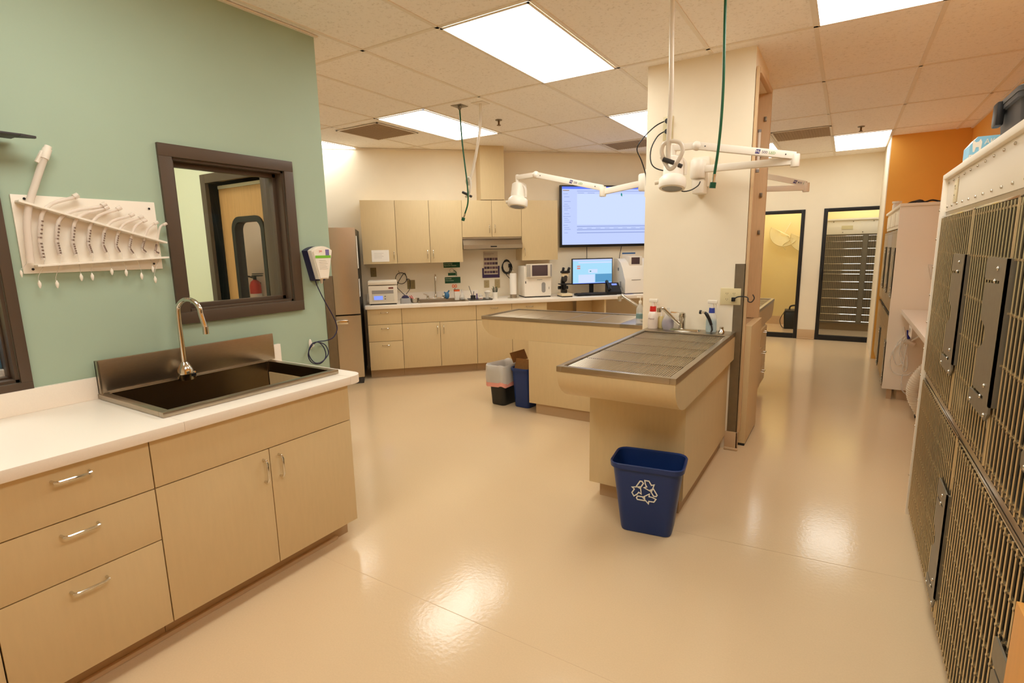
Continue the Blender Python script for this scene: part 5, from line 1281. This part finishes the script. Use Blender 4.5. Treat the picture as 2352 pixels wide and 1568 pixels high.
loops = [[(2078, 770), (2060, 790), (2052, 815), (2060, 838), (2075, 828), (2070, 800), (2080, 775)], [(2082, 775), (2055, 800), (2044, 830), (2052, 855), (2080, 862), (2094, 855)], [(2072, 775), (2066, 810), (2072, 835), (2082, 845), (2084, 820), (2078, 790)], [(2070, 875), (2072, 895), (2082, 905), (2095, 908)], [(2074, 860), (2070, 875), (2075, 893)], [(2084, 790), (2076, 830), (2074, 850), (2082, 850), (2085, 830)]]
b = MB()
for i, l in enumerate(loops): b.tube([tp(x, y, 5.975-.012*i) for x, y in l], .0055, 7, smooth=5)
b.done('tubing', M_CLRT, t)
b = MB(); b.tube([tp(2086, 758), tp(2087, 778)], .012, 8); b.done('blue_clip', mat('royal_blue', (40, 40, 140), .4), t)
b = MB(); b.tube([tp(2076, 750), tp(2080, 775)], .006, 7); b.tube([tp(2092, 784), tp(2112, 772)], .010, 8); b.tube([tp(2080, 782), tp(2100, 792)], .022, 8); b.done('white_connectors', M_WHITE, t)

# ---- far cage bank
YF = 6.0
t = thing('cage_surround', 'cream housing of far right cage bank, side panel facing viewer', 'cage housing', (CX, 8.05, 0), -PI/2)
L = 8.05-YF
b = MB(); b.box(L-.03, L, -.02, .70, .10, 1.785, .002); b.done('side_panel', M_WLAM, t)
b = MB(); b.box(0, L+.012, -.022, .705, 1.785, 1.812, .003); b.done('top_cap', M_WLAM, t)
b = MB(); b.box(0, L-.03, .0, .02, 1.60, 1.785); b.done('header_panel', M_WLAM, t)
for k in range(3):
    b = MB(); x1 = L-.06-.66*k; b.box(x1-.58, x1, -.008, 0, 1.63, 1.76, .002); b.done('header_frame', M_WLAM, t)
b = MB(); b.box(L-.06, L-.02, .02, .06, 0, .10); b.box(L-.30, L-.04, .10, .64, 0, .10); b.done('leg', M_LAMD, t)
GF = 'stainless kennel cages in far right bank'
w = (L-.04)/3
for i, lab in enumerate(('first upper cage of far right bank, edge-on', 'second upper cage of far right bank, edge-on', 'third upper cage of far right bank by orange wall')):
    cage(lab, 8.05, L-.035-w*(i+1)+.004, L-.035-w*i, .800, 1.585, 14, 6, (.955, 1.42), GF, depth=.6, lw=.25)
cage('nearer lower cage of far right bank, edge-on', 8.05, L-.035-w*1.5+.004, L-.035, .10, .775, 22, 6, (.12, .55), GF, depth=.6, lw=.2)
cage('farther lower cage of far right bank, edge-on', 8.05, L-.035-w*3+.004, L-.035-w*1.5, .10, .775, 22, 6, (.12, .55), GF, depth=.6, lw=.2)
TOP = 1.8125
t = thing('white_jar', 'small white jar on top of far cage housing', 'jar', (.43, 7.3, TOP))
b = MB(); b.lathe([(.04, 0), (.04, .06), (.03, .075), (.045, .08), (.045, .1)]); b.done('jar', M_WHITE, t)
t = thing('dark_cord', 'dark cord bunch on top of far cage housing', 'cord', (.50, 6.3, TOP))
b = MB(); b.tube([(-.05, 0, .01), (.0, .04, .03), (.08, .0, .02), (.14, .03, .035), (.22, .0, .01), (.3, .02, .012)], .008, 7, smooth=4); b.tube([(-.04, .15, .012), (.05, .1, .04), (.1, .14, .012)], .012, 7, smooth=4); b.done('cord', M_BLACK, t)

# ---- wards behind the glass doors
t = thing('kennel_bank', 'steel kennel bank with horizontal bars behind right glass door', 'cage', (0, 10.6, 0), 0)
b = MB(); b.box(-.42, 1.1, .0, .38, .12, 1.62); b.done('shell', M_STEELD, t)
b = MB(); b.box(-.42, 1.1, -.02, .38, 1.62, 1.85, .002); b.box(-.42, 1.1, -.04, .38, 1.85, 1.875); b.done('header_panel', M_WLAM, t)
b = MB(); b.box(-.42, 1.1, .02, .36, 0, .12); b.done('plinth', mat('kennel_base', (150, 124, 88), .5), t)
for (a, c, nm) in ((-.36, .20, 'left'), (.30, .95, 'right')):
    b = MB()
    for i in range(22): x = a+(c-a)*i/21; b.tube([(x, -.03, .15), (x, -.03, 1.6)], .003, 5)
    d = b.done('door_grille', M_BAR, t)
    b = MB()
    for z in (.16, .28, .40, .55, .70, .83, .96, 1.02, 1.13, 1.25, 1.38, 1.50, 1.59): b.tube([(a-.01, -.038, z), (c+.01, -.038, z)], .0045, 6)
    b.done('crossbar', M_CHROME, d)
b = MB(); b.box(.215, .285, -.045, -.02, .16, 1.6); b.done('latch_strip', M_LATCH, t)
for k in range(10):
    b = MB(); b.ball((-.36+.14*k, -.022, 1.825 if k % 2 else 1.65), .008, 8); b.done('screw', M_STEELD, t)
b = MB(); b.box(-.1, .06, -.026, -.02, 1.70, 1.76); b.done('label_plate', M_IVORY, t)
# white mesh curtain-like panel inside left kennel
def cone_collar(label, x, z, r, tilt):
    t = thing('cone_collar', label, 'pet cone', (x, 10.93, z), 0, 'clear pet cones hung in the left ward')
    M = Matrix.Rotation(tilt, 4, 'Y')
    b = MB(); pts = []; n = 18
    inner = [(r*.30*math.cos(a), -.01, r*.30*math.sin(a)) for a in [PI+PI*.95*k/n for k in range(n+1)]]
    outer = [(r*math.cos(a), -.05+.0*k, r*math.sin(a)) for k, a in enumerate([PI+PI*.95*k/n for k in range(n+1)])]
    b.loft([[M @ Vector(p) for p in inner], [M @ Vector(p) for p in outer]], False, False)
    b.done('cone', mat('collar_plastic', (225, 214, 170), .3, alpha=.6), t)
    b = MB(); b.tube([M @ Vector(p) for p in outer], .006, 6); b.done('rim', mat('collar_rim', (190, 176, 130), .4), t)
    b = MB(); b.tube([M @ Vector((r*.3, -.03, -.02)), M @ Vector((r*.6, -.05, -.08)), M @ Vector((r*.35, -.05, -.2)), M @ Vector((r*.7, -.05, -.26))], .006, 6, smooth=3); b.done('strap', MATS['collar_rim'], t)
    b = MB(); b.tube([M @ Vector((0, 0, 0)), M @ Vector((.0, .03, .2))], .003, 5); b.tube([M @ Vector((.0, .03, .2)), (M @ Vector((.0, .03, .2)))+Vector((0, .035, 0))], .003, 5); b.done('hanging_string', M_OFFW, t)
cone_collar('left clear pet cone hanging on ward wall behind glass door', -.98, 1.68, .24, .45); cone_collar('right clear pet cone hanging lower, partly behind door frame', -.64, 1.58, .24, .35)
t = thing('black_machine', 'black boxy machine with cord on floor behind left glass door', 'machine', (-.74, 10.55, 0), .1)
b = MB(); b.loft([rrect(.24, .28, .03, 0), rrect(.27, .32, .03, .26), rrect(.24, .28, .03, .30)]); b.done('body', M_BLACK, t)
b = MB(); b.box(-.12, .12, -.15, .12, .301, .33, .01); b.done('lid', M_DARK, t)
b = MB(); b.tube([(-.05, 0, .33), (-.03, 0, .39), (.06, 0, .40), (.09, 0, .33)], .014, 8, smooth=4); b.done('handle', M_BLACK, t)
b = MB(); b.tube([(-.03, -.05, .34), (-.12, -.1, .30), (-.19, -.12, .15), (-.15, -.14, .03), (-.1, -.15, .02)], .006, 7, smooth=4); b.done('cord', M_BLACK, t)

# ================================================================== world + output
w_ = bpy.data.worlds.new('world'); S.world = w_; w_.use_nodes = True
w_.node_tree.nodes['Background'].inputs[0].default_value = (.9, .8, .65, 1); w_.node_tree.nodes['Background'].inputs[1].default_value = .12
S.view_settings.view_transform = 'Standard'; S.view_settings.look = 'None'; S.view_settings.gamma = 1; S.view_settings.use_curve_mapping = False
S.view_settings.exposure = 0.1
S.cycles.max_bounces = 10; S.cycles.diffuse_bounces = 9; S.cycles.transparent_max_bounces = 16
S.cycles.sample_clamp_indirect = 8
